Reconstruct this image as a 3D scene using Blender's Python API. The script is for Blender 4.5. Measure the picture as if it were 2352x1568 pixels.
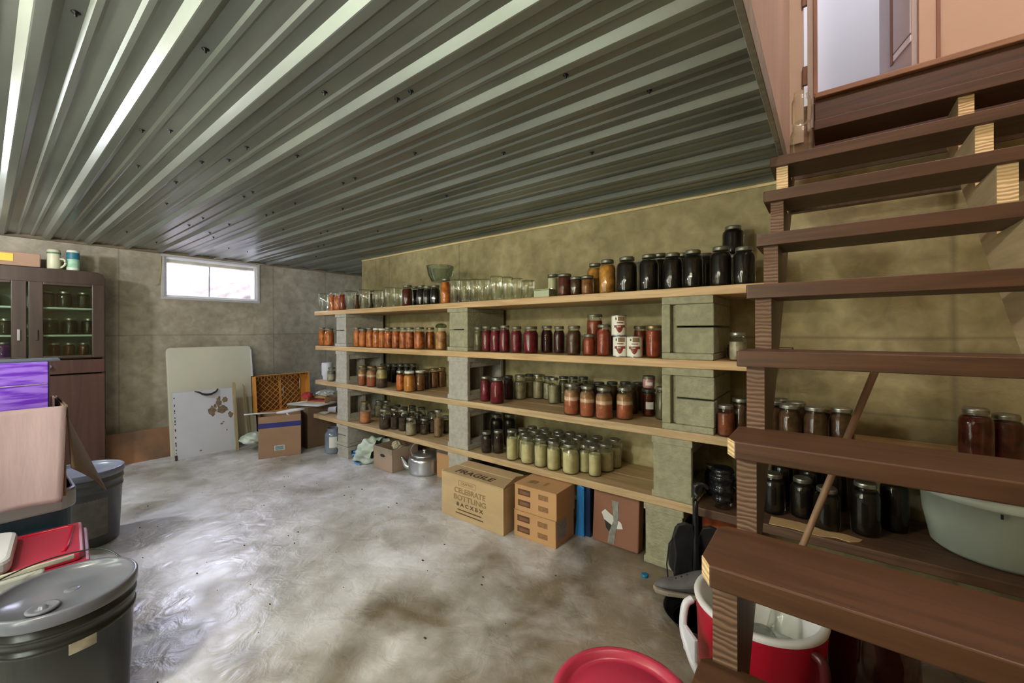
import bpy, bmesh, math, random
from mathutils import Vector, Matrix
PI = math.pi
S = bpy.context.scene
C = S.collection
for o in list(bpy.data.objects): bpy.data.objects.remove(o)

# ---------------- camera, world, sun, lights, exposure ----------------
cam_d = bpy.data.cameras.new('camera'); cam = bpy.data.objects.new('camera', cam_d); C.objects.link(cam)
S.camera = cam
cam_d.sensor_width = 36.0; cam_d.sensor_fit = 'HORIZONTAL'
cam_d.lens = 940.8 / 2352 * 36.0
cam_d.shift_y = -(784 - 760.5) / 2352
cam_d.clip_start = 0.02; cam_d.clip_end = 60
cam.location = (0, 0, 1.14)
cam.rotation_mode = 'XYZ'
_yaw = math.radians(37.735); _roll = math.radians(-0.193)
_m = Matrix.Rotation(_yaw, 3, 'Z') @ Matrix.Rotation(PI/2, 3, 'X') @ Matrix.Rotation(_roll, 3, 'Z')
cam.rotation_euler = _m.to_euler()

w = bpy.data.worlds.new('sky'); S.world = w; w.use_nodes = True
_n = w.node_tree.nodes; _n.clear()
_o = _n.new('ShaderNodeOutputWorld'); _b = _n.new('ShaderNodeBackground'); _s = _n.new('ShaderNodeTexSky')
_s.sky_type = 'HOSEK_WILKIE'; _s.sun_direction = Vector((-0.25, -0.25, 0.9)).normalized(); _s.turbidity = 4
_b.inputs['Strength'].default_value = 5.0
w.node_tree.links.new(_s.outputs[0], _b.inputs[0]); w.node_tree.links.new(_b.outputs[0], _o.inputs[0])

def light(name, kind, loc, energy, color, size=0.1, rot=None, size_y=None):
    d = bpy.data.lights.new(name, kind); d.energy = energy; d.color = color
    if kind == 'AREA':
        d.size = size
        if size_y: d.shape = 'RECTANGLE'; d.size_y = size_y
    elif kind == 'POINT': d.shadow_soft_size = size
    elif kind == 'SUN': d.angle = size
    o = bpy.data.objects.new(name, d); C.objects.link(o); o.location = loc
    if rot: o.rotation_euler = rot
    return o
light('sun', 'SUN', (-8, 1, 8), 1.6, (1.0, .94, .88), .01, (0, math.radians(28), 0))
# daylight falling down the window well into the room
light('window_well_daylight', 'AREA', (-5.43, 1.44, 2.015), 44, (.78, .80, 1.0), .25, (0, math.radians(-82), 0), 1.1)
# strip lights added out of view behind the camera, for upright streaks on jars
for _x, _e in ((-2.7, 5.), (-2.1, 5.), (-1.4, 4.2), (-1.15, 3.2)):
    light('streak_strip_light', 'AREA', (_x, -.76, 1.10), _e, (.93, 1.0, .86), .055, (PI/2, 0, 0), 1.52)
# basement ceiling bulbs behind the camera, plus an added fill on the left
light('ceiling_bulb', 'POINT', (-1.35, -0.5, 1.74), 21, (1.0, .94, .80), .05)
light('left_fill_light', 'POINT', (-3.7, -0.45, 1.74), 25, (.88, .91, 1.0), .05)  # unseen cool fill, added to brighten the left side of the room
light('ceiling_bulb_by_stairs', 'POINT', (-0.50, -0.5, 1.74), 5, (1.0, .90, .70), .05)
light('upstairs_lamp', 'POINT', (0.15, 3.1, 4.1), 8.5, (.90, .92, 1.0), .15)
light('stairwell_lamp', 'POINT', (0.55, 0.6, 4.0), 46, (1.0, .86, .80), .12)
S.view_settings.view_transform = 'Standard'
try: S.view_settings.look = 'None'
except Exception: pass
S.view_settings.gamma = 1.0; S.view_settings.use_curve_mapping = False
S.view_settings.exposure = 1.15
S.cycles.transparent_max_bounces = 24

# ---------------- materials ----------------
MATS = {}
def mat(name, col, rough=.6, metal=0., var=.25, scale=8., bump=.0, bscale=40., spec=.5, stretch=None, col2=None, coords='Object', emit=None, coat=0., detail=5., contrast=(.35, .65)):
    if name in MATS: return MATS[name]
    m = bpy.data.materials.new(name); m.use_nodes = True; MATS[name] = m
    nt = m.node_tree; n = nt.nodes; l = nt.links
    b = n['Principled BSDF']
    b.inputs['Roughness'].default_value = rough; b.inputs['Metallic'].default_value = metal
    b.inputs['Specular IOR Level'].default_value = spec; b.inputs['Coat Weight'].default_value = coat
    tc = n.new('ShaderNodeTexCoord'); mp = n.new('ShaderNodeMapping')
    l.new(tc.outputs[coords], mp.inputs[0])
    if stretch: mp.inputs['Scale'].default_value = stretch
    nz = n.new('ShaderNodeTexNoise'); nz.inputs['Scale'].default_value = scale; nz.inputs['Detail'].default_value = detail
    l.new(mp.outputs[0], nz.inputs['Vector'])
    cr = n.new('ShaderNodeValToRGB'); cr.color_ramp.elements[0].position = contrast[0]; cr.color_ramp.elements[1].position = contrast[1]
    c2 = col2 or tuple(c*(1-var) for c in col)
    cr.color_ramp.elements[0].color = (*c2, 1); cr.color_ramp.elements[1].color = (*col, 1)
    l.new(nz.outputs[0], cr.inputs[0]); l.new(cr.outputs[0], b.inputs['Base Color'])
    if bump:
        n2 = n.new('ShaderNodeTexNoise'); n2.inputs['Scale'].default_value = bscale; n2.inputs['Detail'].default_value = 6
        l.new(mp.outputs[0], n2.inputs['Vector'])
        bp = n.new('ShaderNodeBump'); bp.inputs['Strength'].default_value = bump; bp.inputs['Distance'].default_value = .01
        l.new(n2.outputs[0], bp.inputs['Height']); l.new(bp.outputs[0], b.inputs['Normal'])
    if emit:
        b.inputs['Emission Color'].default_value = (*emit[:3], 1); b.inputs['Emission Strength'].default_value = emit[3]
    return m

def concrete(name, cols, stain_and_light=None, big=1.2, rough=.85, bump=.35, seams=None, axis=1, glossy=None, fine=14.):
    """poured concrete: broad stains, fine mottling, form seams and trowel marks"""
    m = bpy.data.materials.new(name); m.use_nodes = True; MATS[name] = m
    nt = m.node_tree; n = nt.nodes; l = nt.links; b = n['Principled BSDF']
    geo = n.new('ShaderNodeNewGeometry')
    def noise(sc, det=8., dist=0., st=None):
        z = n.new('ShaderNodeTexNoise'); z.inputs['Scale'].default_value = sc; z.inputs['Detail'].default_value = det; z.inputs['Distortion'].default_value = dist
        if st:
            mp = n.new('ShaderNodeMapping'); mp.inputs['Scale'].default_value = st; l.new(geo.outputs['Position'], mp.inputs[0]); l.new(mp.outputs[0], z.inputs['Vector'])
        else: l.new(geo.outputs['Position'], z.inputs['Vector'])
        return z
    a = noise(big, 12, .35); cr = n.new('ShaderNodeValToRGB'); e = cr.color_ramp.elements
    e[0].position = .32; e[0].color = (*cols[0], 1); e[1].position = .68; e[1].color = (*cols[2], 1)
    k = e.new(.5); k.color = (*cols[1], 1); l.new(a.outputs[0], cr.inputs[0])
    f = noise(fine, 12, .45); cf = n.new('ShaderNodeValToRGB'); cf.color_ramp.elements[0].position = .3; cf.color_ramp.elements[1].position = .7
    cf.color_ramp.elements[0].color = (.62, .60, .55, 1); cf.color_ramp.elements[1].color = (1.1, 1.1, 1.1, 1); l.new(f.outputs[0], cf.inputs[0])
    mx = n.new('ShaderNodeMix'); mx.data_type = 'RGBA'; mx.blend_type = 'MULTIPLY'; mx.inputs[0].default_value = .75
    l.new(cr.outputs[0], mx.inputs[6]); l.new(cf.outputs[0], mx.inputs[7]); out = mx.outputs[2]
    if stain_and_light:     # brown stains to the right; window light painted in as paler floor leftwards
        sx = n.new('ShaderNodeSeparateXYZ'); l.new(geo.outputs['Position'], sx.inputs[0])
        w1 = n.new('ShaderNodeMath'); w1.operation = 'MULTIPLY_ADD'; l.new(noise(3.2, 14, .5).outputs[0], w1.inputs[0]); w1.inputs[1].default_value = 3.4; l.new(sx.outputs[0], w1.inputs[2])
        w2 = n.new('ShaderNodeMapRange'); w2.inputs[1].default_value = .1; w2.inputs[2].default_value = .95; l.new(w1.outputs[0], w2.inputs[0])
        w3 = n.new('ShaderNodeMix'); w3.data_type = 'RGBA'; w3.blend_type = 'MULTIPLY'; l.new(w2.outputs[0], w3.inputs[0]); l.new(out, w3.inputs[6]); w3.inputs[7].default_value = (*stain_and_light, 1); out = w3.outputs[2]
    if seams:
        sep = n.new('ShaderNodeSeparateXYZ'); l.new(geo.outputs['Position'], sep.inputs[0])
        for ax, pos, wd in seams:
            s1 = n.new('ShaderNodeMath'); s1.operation = 'SUBTRACT'; l.new(sep.outputs[ax], s1.inputs[0]); s1.inputs[1].default_value = pos
            wob = n.new('ShaderNodeMath'); wob.operation = 'MULTIPLY_ADD'; l.new(a.outputs[0], wob.inputs[0]); wob.inputs[1].default_value = .03; l.new(s1.outputs[0], wob.inputs[2])
            s2 = n.new('ShaderNodeMath'); s2.operation = 'ABSOLUTE'; l.new(wob.outputs[0], s2.inputs[0])
            s3 = n.new('ShaderNodeMapRange'); s3.inputs[1].default_value = 0; s3.inputs[2].default_value = wd; s3.inputs[3].default_value = .45; s3.inputs[4].default_value = 0; l.new(s2.outputs[0], s3.inputs[0])
            m2 = n.new('ShaderNodeMix'); m2.data_type = 'RGBA'; l.new(s3.outputs[0], m2.inputs[0]); l.new(out, m2.inputs[6]); m2.inputs[7].default_value = (.10, .085, .06, 1); out = m2.outputs[2]
    l.new(out, b.inputs['Base Color'])
    b.inputs['Roughness'].default_value = rough
    if glossy:
        rr = n.new('ShaderNodeMapRange'); rr.inputs[1].default_value = .3; rr.inputs[2].default_value = .7; rr.inputs[3].default_value = glossy[0]; rr.inputs[4].default_value = glossy[1]
        l.new(noise(5, 8, 1).outputs[0], rr.inputs[0]); l.new(rr.outputs[0], b.inputs['Roughness'])
    h = noise(11, 14, .7); bp = n.new('ShaderNodeBump'); bp.inputs['Strength'].default_value = bump; bp.inputs['Distance'].default_value = .02
    l.new(h.outputs[0], bp.inputs['Height']); l.new(bp.outputs[0], b.inputs['Normal'])
    return m

def wood(name, col, col2, rough=.55, axis='x', scale=1., bump=.12, worn=None, coat=0):
    """sawn board with grain along one axis"""
    if name in MATS: return MATS[name]
    m = bpy.data.materials.new(name); m.use_nodes = True; MATS[name] = m
    nt = m.node_tree; n = nt.nodes; l = nt.links; b = n['Principled BSDF']; b.inputs['Roughness'].default_value = rough; b.inputs['Coat Weight'].default_value = coat
    tc = n.new('ShaderNodeNewGeometry'); mp = n.new('ShaderNodeMapping'); l.new(tc.outputs['Position'], mp.inputs[0])
    st = {'x': (1, 14, 14), 'y': (14, 1, 14), 'z': (14, 14, 1)}[axis]; mp.inputs['Scale'].default_value = tuple(v*scale for v in st)
    z = n.new('ShaderNodeTexNoise'); z.inputs['Scale'].default_value = 2.2; z.inputs['Detail'].default_value = 10; z.inputs['Distortion'].default_value = 1.3; l.new(mp.outputs[0], z.inputs['Vector'])
    cr = n.new('ShaderNodeValToRGB'); cr.color_ramp.elements[0].position = .36; cr.color_ramp.elements[1].position = .62
    cr.color_ramp.elements[0].color = (*col2, 1); cr.color_ramp.elements[1].color = (*col, 1); l.new(z.outputs[0], cr.inputs[0]); out = cr.outputs[0]
    if worn:
        z2 = n.new('ShaderNodeTexNoise'); z2.inputs['Scale'].default_value = 5; z2.inputs['Detail'].default_value = 12; l.new(tc.outputs['Position'], z2.inputs['Vector'])
        c3 = n.new('ShaderNodeValToRGB'); c3.color_ramp.elements[0].position = .66; c3.color_ramp.elements[1].position = .74; l.new(z2.outputs[0], c3.inputs[0])
        mm = n.new('ShaderNodeMix'); mm.data_type = 'RGBA'; l.new(c3.outputs[0], mm.inputs[0]); l.new(out, mm.inputs[6]); mm.inputs[7].default_value = (*worn, 1); out = mm.outputs[2]
    l.new(out, b.inputs['Base Color'])
    bp = n.new('ShaderNodeBump'); bp.inputs['Strength'].default_value = bump; bp.inputs['Distance'].default_value = .004; l.new(z.outputs[0], bp.inputs['Height']); l.new(bp.outputs[0], b.inputs['Normal'])
    return m

def endgrain(name, col, col2, centre=(.3, 0, -.2)):
    """sawn end of a board: arcs of growth rings"""
    m = bpy.data.materials.new(name); m.use_nodes = True; MATS[name] = m
    nt = m.node_tree; n = nt.nodes; l = nt.links; b = n['Principled BSDF']; b.inputs['Roughness'].default_value = .65
    g = n.new('ShaderNodeNewGeometry'); mp = n.new('ShaderNodeMapping'); mp.inputs['Scale'].default_value = (.55, .15, 1.); mp.inputs['Location'].default_value = centre
    l.new(g.outputs['Position'], mp.inputs[0])
    wv = n.new('ShaderNodeTexWave'); wv.wave_type = 'BANDS'; wv.bands_direction = 'Z'; wv.inputs['Scale'].default_value = 28; wv.inputs['Distortion'].default_value = 5; wv.inputs['Detail'].default_value = 2; wv.inputs['Detail Scale'].default_value = 1.2
    l.new(mp.outputs[0], wv.inputs['Vector'])
    cr = n.new('ShaderNodeValToRGB'); cr.color_ramp.elements[0].color = (*col2, 1); cr.color_ramp.elements[1].color = (*col, 1); cr.color_ramp.elements[0].position = .1; cr.color_ramp.elements[1].position = .6
    l.new(wv.outputs[0], cr.inputs[0]); l.new(cr.outputs[0], b.inputs['Base Color'])
    bp = n.new('ShaderNodeBump'); bp.inputs['Strength'].default_value = .5; bp.inputs['Distance'].default_value = .004; l.new(wv.outputs[0], bp.inputs['Height']); l.new(bp.outputs[0], b.inputs['Normal'])
    return m

def glass(name, tint=(.93, .97, .93), edge=(.45, .55, .45), rough=.03, power=.55, refl=1.0):
    """thin clear wall: light goes straight through, surface reflects by Fresnel, edges read darker"""
    if name in MATS: return MATS[name]
    m = bpy.data.materials.new(name); m.use_nodes = True; MATS[name] = m
    nt = m.node_tree; n = nt.nodes; l = nt.links; n.clear()
    o = n.new('ShaderNodeOutputMaterial'); t = n.new('ShaderNodeBsdfTransparent'); g = n.new('ShaderNodeBsdfGlossy'); g.inputs['Roughness'].default_value = rough
    g.inputs['Color'].default_value = (refl, refl, refl, 1)
    lw = n.new('ShaderNodeLayerWeight'); lw.inputs['Blend'].default_value = .35
    pw = n.new('ShaderNodeMath'); pw.operation = 'POWER'; l.new(lw.outputs['Facing'], pw.inputs[0]); pw.inputs[1].default_value = 2.2
    nz = n.new('ShaderNodeTexNoise'); nz.inputs['Scale'].default_value = 30; cmx = n.new('ShaderNodeMix'); cmx.data_type = 'RGBA'
    l.new(pw.outputs[0], cmx.inputs[0]); cmx.inputs[6].default_value = (*tint, 1); cmx.inputs[7].default_value = (*edge, 1); l.new(cmx.outputs[2], t.inputs[0])
    fr = n.new('ShaderNodeFresnel'); fr.inputs['IOR'].default_value = 1.5
    bp = n.new('ShaderNodeBump'); bp.inputs['Strength'].default_value = .03; bp.inputs['Distance'].default_value = .002; l.new(nz.outputs[0], bp.inputs['Height']); l.new(bp.outputs[0], g.inputs['Normal']); 
    ad = n.new('ShaderNodeMath'); ad.operation = 'MULTIPLY_ADD'; ad.use_clamp = True; l.new(fr.outputs[0], ad.inputs[0]); ad.inputs[1].default_value = 1.0; ad.inputs[2].default_value = .0
    mi = n.new('ShaderNodeMath'); mi.operation = 'MINIMUM'; l.new(ad.outputs[0], mi.inputs[0]); mi.inputs[1].default_value = .52
    mx = n.new('ShaderNodeMixShader'); l.new(mi.outputs[0], mx.inputs[0]); l.new(t.outputs[0], mx.inputs[1]); l.new(g.outputs[0], mx.inputs[2]); l.new(mx.outputs[0], o.inputs[0])
    return m

def layered(name, stops, rough=.7, chunk=60., amt=.35):
    """jar filling: colour layers by height (Generated z), with chunky variation"""
    m = bpy.data.materials.new(name); m.use_nodes = True; MATS[name] = m
    nt = m.node_tree; n = nt.nodes; l = nt.links; b = n['Principled BSDF']; b.inputs['Roughness'].default_value = rough; b.inputs['Specular IOR Level'].default_value = .15
    tc = n.new('ShaderNodeTexCoord'); sp = n.new('ShaderNodeSeparateXYZ'); l.new(tc.outputs['Generated'], sp.inputs[0])
    oi = n.new('ShaderNodeObjectInfo')
    nz = n.new('ShaderNodeTexNoise'); nz.inputs['Scale'].default_value = chunk*.5; nz.inputs['Detail'].default_value = 4; nz.noise_dimensions = '4D'
    l.new(tc.outputs['Object'], nz.inputs['Vector']); mlt = n.new('ShaderNodeMath'); mlt.operation = 'MULTIPLY'; mlt.inputs[1].default_value = 37.; l.new(oi.outputs['Random'], mlt.inputs[0]); l.new(mlt.outputs[0], nz.inputs['W'])
    ad = n.new('ShaderNodeMath'); ad.operation = 'MULTIPLY_ADD'; l.new(nz.outputs[0], ad.inputs[0]); ad.inputs[1].default_value = .08; l.new(sp.outputs[2], ad.inputs[2])
    cr = n.new('ShaderNodeValToRGB'); e = cr.color_ramp.elements
    while len(e) < len(stops): e.new(.5)
    for i, (p, c) in enumerate(stops): e[i].position = p; e[i].color = (*c, 1)
    l.new(ad.outputs[0], cr.inputs[0])
    vr = n.new('ShaderNodeValToRGB'); vr.color_ramp.elements[0].position = .35; vr.color_ramp.elements[1].position = .65
    vr.color_ramp.elements[0].color = (1-amt, 1-amt*1.1, 1-amt*1.1, 1); vr.color_ramp.elements[1].color = (1.1, 1.1, 1.1, 1); l.new(nz.outputs[0], vr.inputs[0])
    mx = n.new('ShaderNodeMix'); mx.data_type = 'RGBA'; mx.blend_type = 'MULTIPLY'; mx.inputs[0].default_value = 1; l.new(cr.outputs[0], mx.inputs[6]); l.new(vr.outputs[0], mx.inputs[7])
    l.new(mx.outputs[2], b.inputs['Base Color'])
    return m

# ---------------- mesh helpers ----------------
class MB:
    """collects shapes; build() links them as one mesh object"""
    def __init__(s): s.bm = bmesh.new(); s.mi = 0
    def _tag(s, faces):
        for f in faces: f.material_index = s.mi
    def box(s, x0, x1, y0, y1, z0, z1, m=None):
        M = Matrix.Translation(((x0+x1)/2, (y0+y1)/2, (z0+z1)/2)) @ Matrix.Diagonal((abs(x1-x0), abs(y1-y0), abs(z1-z0), 1))
        if m is not None: M = m @ M
        r = bmesh.ops.create_cube(s.bm, size=1, matrix=M); s._tag({f for v in r['verts'] for f in v.link_faces}); return s
    def cyl(s, p, r, h, seg=24, r2=None, m=None, axis='z'):
        R = {'z': Matrix.Identity(4), 'x': Matrix.Rotation(PI/2, 4, 'Y'), 'y': Matrix.Rotation(-PI/2, 4, 'X')}[axis]
        M = Matrix.Translation(p) @ R @ Matrix.Translation((0, 0, h/2))
        if m is not None: M = m @ M
        c = bmesh.ops.create_cone(s.bm, cap_ends=True, segments=seg, radius1=r, radius2=r if r2 is None else r2, depth=h, matrix=M)
        s._tag({f for v in c['verts'] for f in v.link_faces}); return s
    def lathe(s, prof, seg=32, m=None, cap0=False, cap1=False):
        rings = []
        for r, z in prof:
            ring = []
            for i in range(seg):
                a = 2*PI*i/seg; v = Vector((r*math.cos(a), r*math.sin(a), z))
                ring.append(s.bm.verts.new(m @ v if m is not None else v))
            rings.append(ring)
        for a, b in zip(rings, rings[1:]):
            for i in range(seg):
                j = (i+1) % seg
                f = s.bm.faces.new((a[i], a[j], b[j], b[i])); f.smooth = True; f.material_index = s.mi
        if cap0: f = s.bm.faces.new(list(reversed(rings[0]))); f.material_index = s.mi
        if cap1: f = s.bm.faces.new(rings[-1]); f.material_index = s.mi
        return s
    def tube(s, pts, r, seg=10, m=None, rs=None, curve=False):
        pts = [Vector(p) for p in pts]; rings = []
        if curve:     # Catmull-Rom through the given points
            P = [pts[0]*2-pts[1]] + pts + [pts[-1]*2-pts[-2]]; R0 = rs or [r]*len(pts); out = []; ro = []
            for i in range(1, len(P)-2):
                for k in range(6):
                    u = k/6; a, b, c, d = P[i-1:i+3]
                    out.append(.5*((2*b)+(c-a)*u+(2*a-5*b+4*c-d)*u*u+(3*b-a-3*c+d)*u**3)); ro.append(R0[i-1]*(1-u)+R0[i]*u)
            pts = out+[pts[-1]]; rs = ro+[R0[-1]]
        for i, p in enumerate(pts):
            d = (pts[min(i+1, len(pts)-1)] - pts[max(i-1, 0)]).normalized()
            q = d.to_track_quat('Z', 'Y'); rr = rs[i] if rs else r
            ring = []
            for k in range(seg):
                a = 2*PI*k/seg; v = p + q @ Vector((rr*math.cos(a), rr*math.sin(a), 0))
                ring.append(s.bm.verts.new(m @ v if m is not None else v))
            rings.append(ring)
        for a, b in zip(rings, rings[1:]):
            for i in range(seg):
                j = (i+1) % seg; f = s.bm.faces.new((a[i], a[j], b[j], b[i])); f.smooth = True; f.material_index = s.mi
        for ring, rev in ((rings[0], True), (rings[-1], False)):
            f = s.bm.faces.new(list(reversed(ring)) if rev else ring); f.material_index = s.mi
        return s
    def prism(s, poly, axis, a0, a1, m=None):
        """extrude a closed 2D outline along an axis; poly is in the other two axes"""
        def P(u, v, a): return {'x': Vector((a, u, v)), 'y': Vector((u, a, v)), 'z': Vector((u, v, a))}[axis]
        A = [P(u, v, a0) for u, v in poly]; B = [P(u, v, a1) for u, v in poly]
        if m is not None: A = [m @ p for p in A]; B = [m @ p for p in B]
        A = [s.bm.verts.new(p) for p in A]; B = [s.bm.verts.new(p) for p in B]; fs = []
        n = len(poly)
        for i in range(n):
            j = (i+1) % n; fs.append(s.bm.faces.new((A[i], A[j], B[j], B[i])))
        fs.append(s.bm.faces.new(list(reversed(A)))); fs.append(s.bm.faces.new(B)); s._tag(fs); return s
    def grid(s, fn, nu, nv, smooth=True):
        V = [[s.bm.verts.new(fn(i/nu, j/nv)) for j in range(nv+1)] for i in range(nu+1)]
        for i in range(nu):
            for j in range(nv):
                f = s.bm.faces.new((V[i][j], V[i+1][j], V[i+1][j+1], V[i][j+1])); f.smooth = smooth; f.material_index = s.mi
        return s
    def build(s, name, m, parent=None, bevel=0, smooth=False, solid=0, loc=None, rot=None, seg=2, sub=0):
        bmesh.ops.recalc_face_normals(s.bm, faces=s.bm.faces[:])
        me = bpy.data.meshes.new(name); s.bm.to_mesh(me); s.bm.free()
        for q in (m if isinstance(m, (list, tuple)) else [m]): me.materials.append(q)
        o = bpy.data.objects.new(name, me); C.objects.link(o)
        if parent: o.parent = parent
        if smooth:
            for p in me.polygons: p.use_smooth = True
        if solid: q = o.modifiers.new('s', 'SOLIDIFY'); q.thickness = solid; q.offset = 0
        if bevel: q = o.modifiers.new('b', 'BEVEL'); q.width = bevel; q.segments = seg; q.limit_method = 'ANGLE'; q.angle_limit = math.radians(40)
        if sub: q = o.modifiers.new('u', 'SUBSURF'); q.levels = sub; q.render_levels = sub
        if loc: o.location = loc
        if rot: o.rotation_euler = rot
        return o

def tag(o, label, cat, group=None, kind=None):
    if label: o['label'] = label
    if cat: o['category'] = cat
    if group: o['group'] = group
    if kind: o['kind'] = kind
    return o
def thing(name, label, cat, loc=(0, 0, 0), rz=0, group=None, rot=None):
    o = bpy.data.objects.new(name, None); C.objects.link(o); o.empty_display_size = .05
    o.location = loc; o.rotation_euler = rot or (0, 0, rz); return tag(o, label, cat, group)
def struct(o): o['kind'] = 'structure'; return o
def text(name, body, size, m, parent, loc, rot, sx=1., ext=.0006, bold=False):
    cu = bpy.data.curves.new(name, 'FONT'); cu.body = body; cu.size = size; cu.extrude = ext; cu.align_x = 'CENTER'; cu.align_y = 'CENTER'
    if bold: cu.offset = size*.02
    t = bpy.data.objects.new(name, cu); C.objects.link(t)
    dg = bpy.context.evaluated_depsgraph_get(); me = bpy.data.meshes.new_from_object(t.evaluated_get(dg)); bpy.data.objects.remove(t)
    me.materials.clear(); me.materials.append(m)
    o = bpy.data.objects.new(name, me); C.objects.link(o); o.parent = parent; o.location = loc; o.rotation_euler = rot; o.scale = (sx, 1, 1); return o

# ---------------- the setting ----------------
XW, XR, YB, YF, ZC = -4.95, 1.60, 2.43, -.78, 1.90      # window wall, right wall, shelf wall, near wall, metal ceiling
m_wall = concrete('poured_concrete_wall', [(.20, .165, .08), (.38, .32, .165), (.54, .475, .27)], big=1.1, bump=.45, seams=[(2, 1.12, .012), (0, -3.6, .010), (0, -3.38, .012), (0, -2.42, .012), (0, .42, .016), (2, .78, .009)])
m_wallw = concrete('poured_concrete_window_wall', [(.24, .20, .145), (.38, .335, .25), (.50, .445, .34)], big=1.0, bump=.3, seams=[(2, 1.13, .012), (1, 2.02, .01), (1, 2.62, .012), (1, .75, .008)])
m_floor = concrete('worn_concrete_floor', [(.40, .37, .33), (.66, .65, .66), (.84, .84, .90)], stain_and_light=(.40, .34, .25), big=2.6, bump=.34, glossy=(.20, .46), fine=7.)
m_well = concrete('window_well_rock', [(.30, .26, .23), (.46, .42, .38), (.60, .57, .53)], big=3, bump=.6)
m_steel = mat('galvanised_ribbed_steel', (.275, .30, .262), rough=.33, metal=.6, var=.30, scale=3, stretch=(.4, 2, 1), bump=.04, bscale=20)
m_plate = wood('pine_plate', (.72, .58, .30), (.52, .40, .19), axis='x')
m_dplate = wood('dirty_plate', (.20, .15, .09), (.11, .08, .05), axis='y')
m_drywall = mat('drywall_pink', (.66, .50, .44), rough=.8, var=.22, scale=2.2, stretch=(1, 1.5, .5), bump=.1)
m_white = mat('upstairs_white', (.80, .80, .84), rough=.7, var=.04, scale=2)
m_tan = mat('upstairs_tan', (.62, .45, .33), rough=.7, var=.06, scale=1.5)
m_frame = mat('white_vinyl', (.82, .82, .86), rough=.35, var=.05)
m_trimbrown = wood('stained_trim', (.30, .13, .06), (.20, .08, .04), axis='z')

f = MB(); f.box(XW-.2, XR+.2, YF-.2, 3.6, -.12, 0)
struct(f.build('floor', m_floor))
f = MB(); f.box(-3.865, XR+.2, YB, YB+.2, 0, 1.872)
struct(f.build('wall_back', m_wall, bevel=.004))
f = MB(); f.box(-3.865, -.16, YB-.004, YB+.2, 1.872, 1.897)
struct(f.build('trim_1', m_plate, bevel=.003))
f = MB(); f.box(-.155, XR, YB+.002, YB+.2, 1.873, 1.96)
struct(f.build('trim_7', wood('sill_brown', (.12, .07, .04), (.08, .045, .026), axis='x')))
# wall with the window, opening y 1.035..1.85, z 1.465..1.872
f = MB()
f.box(XW-.2, XW, YF, 1.035, 0, 1.96); f.box(XW-.2, XW, 1.85, 3.6, 0, 1.96); f.box(XW-.2, XW, 1.035, 1.85, 0, 1.465); f.box(XW-.2, XW, 1.035, 1.85, 1.872, 1.96)
struct(f.build('wall_left', m_wallw))
f = MB(); f.box(XW-.2, -3.865, 3.4, 3.6, 0, 1.96)
struct(f.build('wall_recess', m_wallw))
f = MB(); f.box(XW, XW+.016, YF, 3.4, ZC-.022, ZC+.02)
struct(f.build('trim_2', m_dplate, bevel=.003))
f = MB(); f.box(XW-.2, XR+.2, YF-.2, YF, 0, 4.6)
struct(f.build('wall_front', m_wall))
f = MB(); f.box(XR, XR+.2, YF, 5.2, 0, 4.6)
struct(f.build('wall_right', m_wall))

# ribbed steel ceiling: major rib every 232 mm, two minor ribs between
prof = []
y = 1.25 - .2325*19
while y < YB+.1:
    prof += [(y-.034, 0), (y-.016, -.019), (y-.013, -.0195), (y+.010, -.0195), (y+.012, -.0185), (y+.030, 0)]
    for d in (.080, .153):
        c = y + d; prof += [(c-.014, 0), (c-.006, -.0055), (c+.006, -.0055), (c+.014, 0)]
    y += .2325
f = MB(); NX = 1
L = [[f.bm.verts.new((x, min(yy, YB+.02), ZC+.005+z)) for yy, z in prof if yy < YB+.02] for x in (XW, -.165)]
for a, b, c, d in zip(L[0], L[0][1:], L[1][1:], L[1]): f.bm.faces.new((a, b, c, d))
prof2 = []
while y < 3.45:
    prof2 += [(y-.034, 0), (y-.016, -.019), (y+.010, -.0195), (y+.030, 0), (y+.066, 0), (y+.080, -.0055), (y+.094, 0), (y+.139, 0), (y+.153, -.0055), (y+.167, 0)]; y += .2325
L2 = [[f.bm.verts.new((x, yy, ZC+.005+z)) for yy, z in [(YB+.02, 0)]+[p for p in prof2 if p[0] > YB+.03]] for x in (XW, -3.87)]
for a, b, c, d in zip(L2[0], L2[0][1:], L2[1][1:], L2[1]): f.bm.faces.new((a, b, c, d))
ceil = struct(f.build('ceiling', m_steel, solid=.0012))
m_screw = mat('screw_dark', (.03, .03, .035), rough=.35, metal=.6)
sm = MB(); sm.lathe([(.0005, -.012), (.003, -.010), (.0035, -.003), (.009, -.002), (.009, 0)], 10, cap0=True)
screw0 = sm.build('screw', m_screw, ceil); _first = True
SCREWS = [(-1.42,.12),(-1.27,.62),(-1.33,.55),(-1.05,.93),(-1.12,.86),(-1.97,.42),(-2.05,.36),(-1.82,.86),(-1.9,.78),(-2.1,.63),(-2.22,.75),(-1.86,1.1),(-1.97,1.03),(-2.5,.34),(-2.62,.56),(-2.48,.97),(-2.6,.89),(-2.38,1.28),(-2.5,1.22),(-2.8,1.1),(-2.9,1.03),(-3.1,.7),(-3.3,.95),(-3.2,1.28),(-3.35,1.2),(-3.6,1.0),(-3.75,1.25),(-3.9,1.1),(-3.0,1.55),(-3.1,1.5),(-2.2,1.72),(-1.4,1.18),(-1.1,1.38),(-.8,1.5),(-.45,1.45),(-.62,1.15),(-1.7,1.62),(-2.7,1.83),(-3.5,1.9),(-3.6,1.82),(-4.2,.7),(-4.3,1.3),(-4.35,1.6),(-4.5,.95),(-4.1,1.95)]
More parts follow.
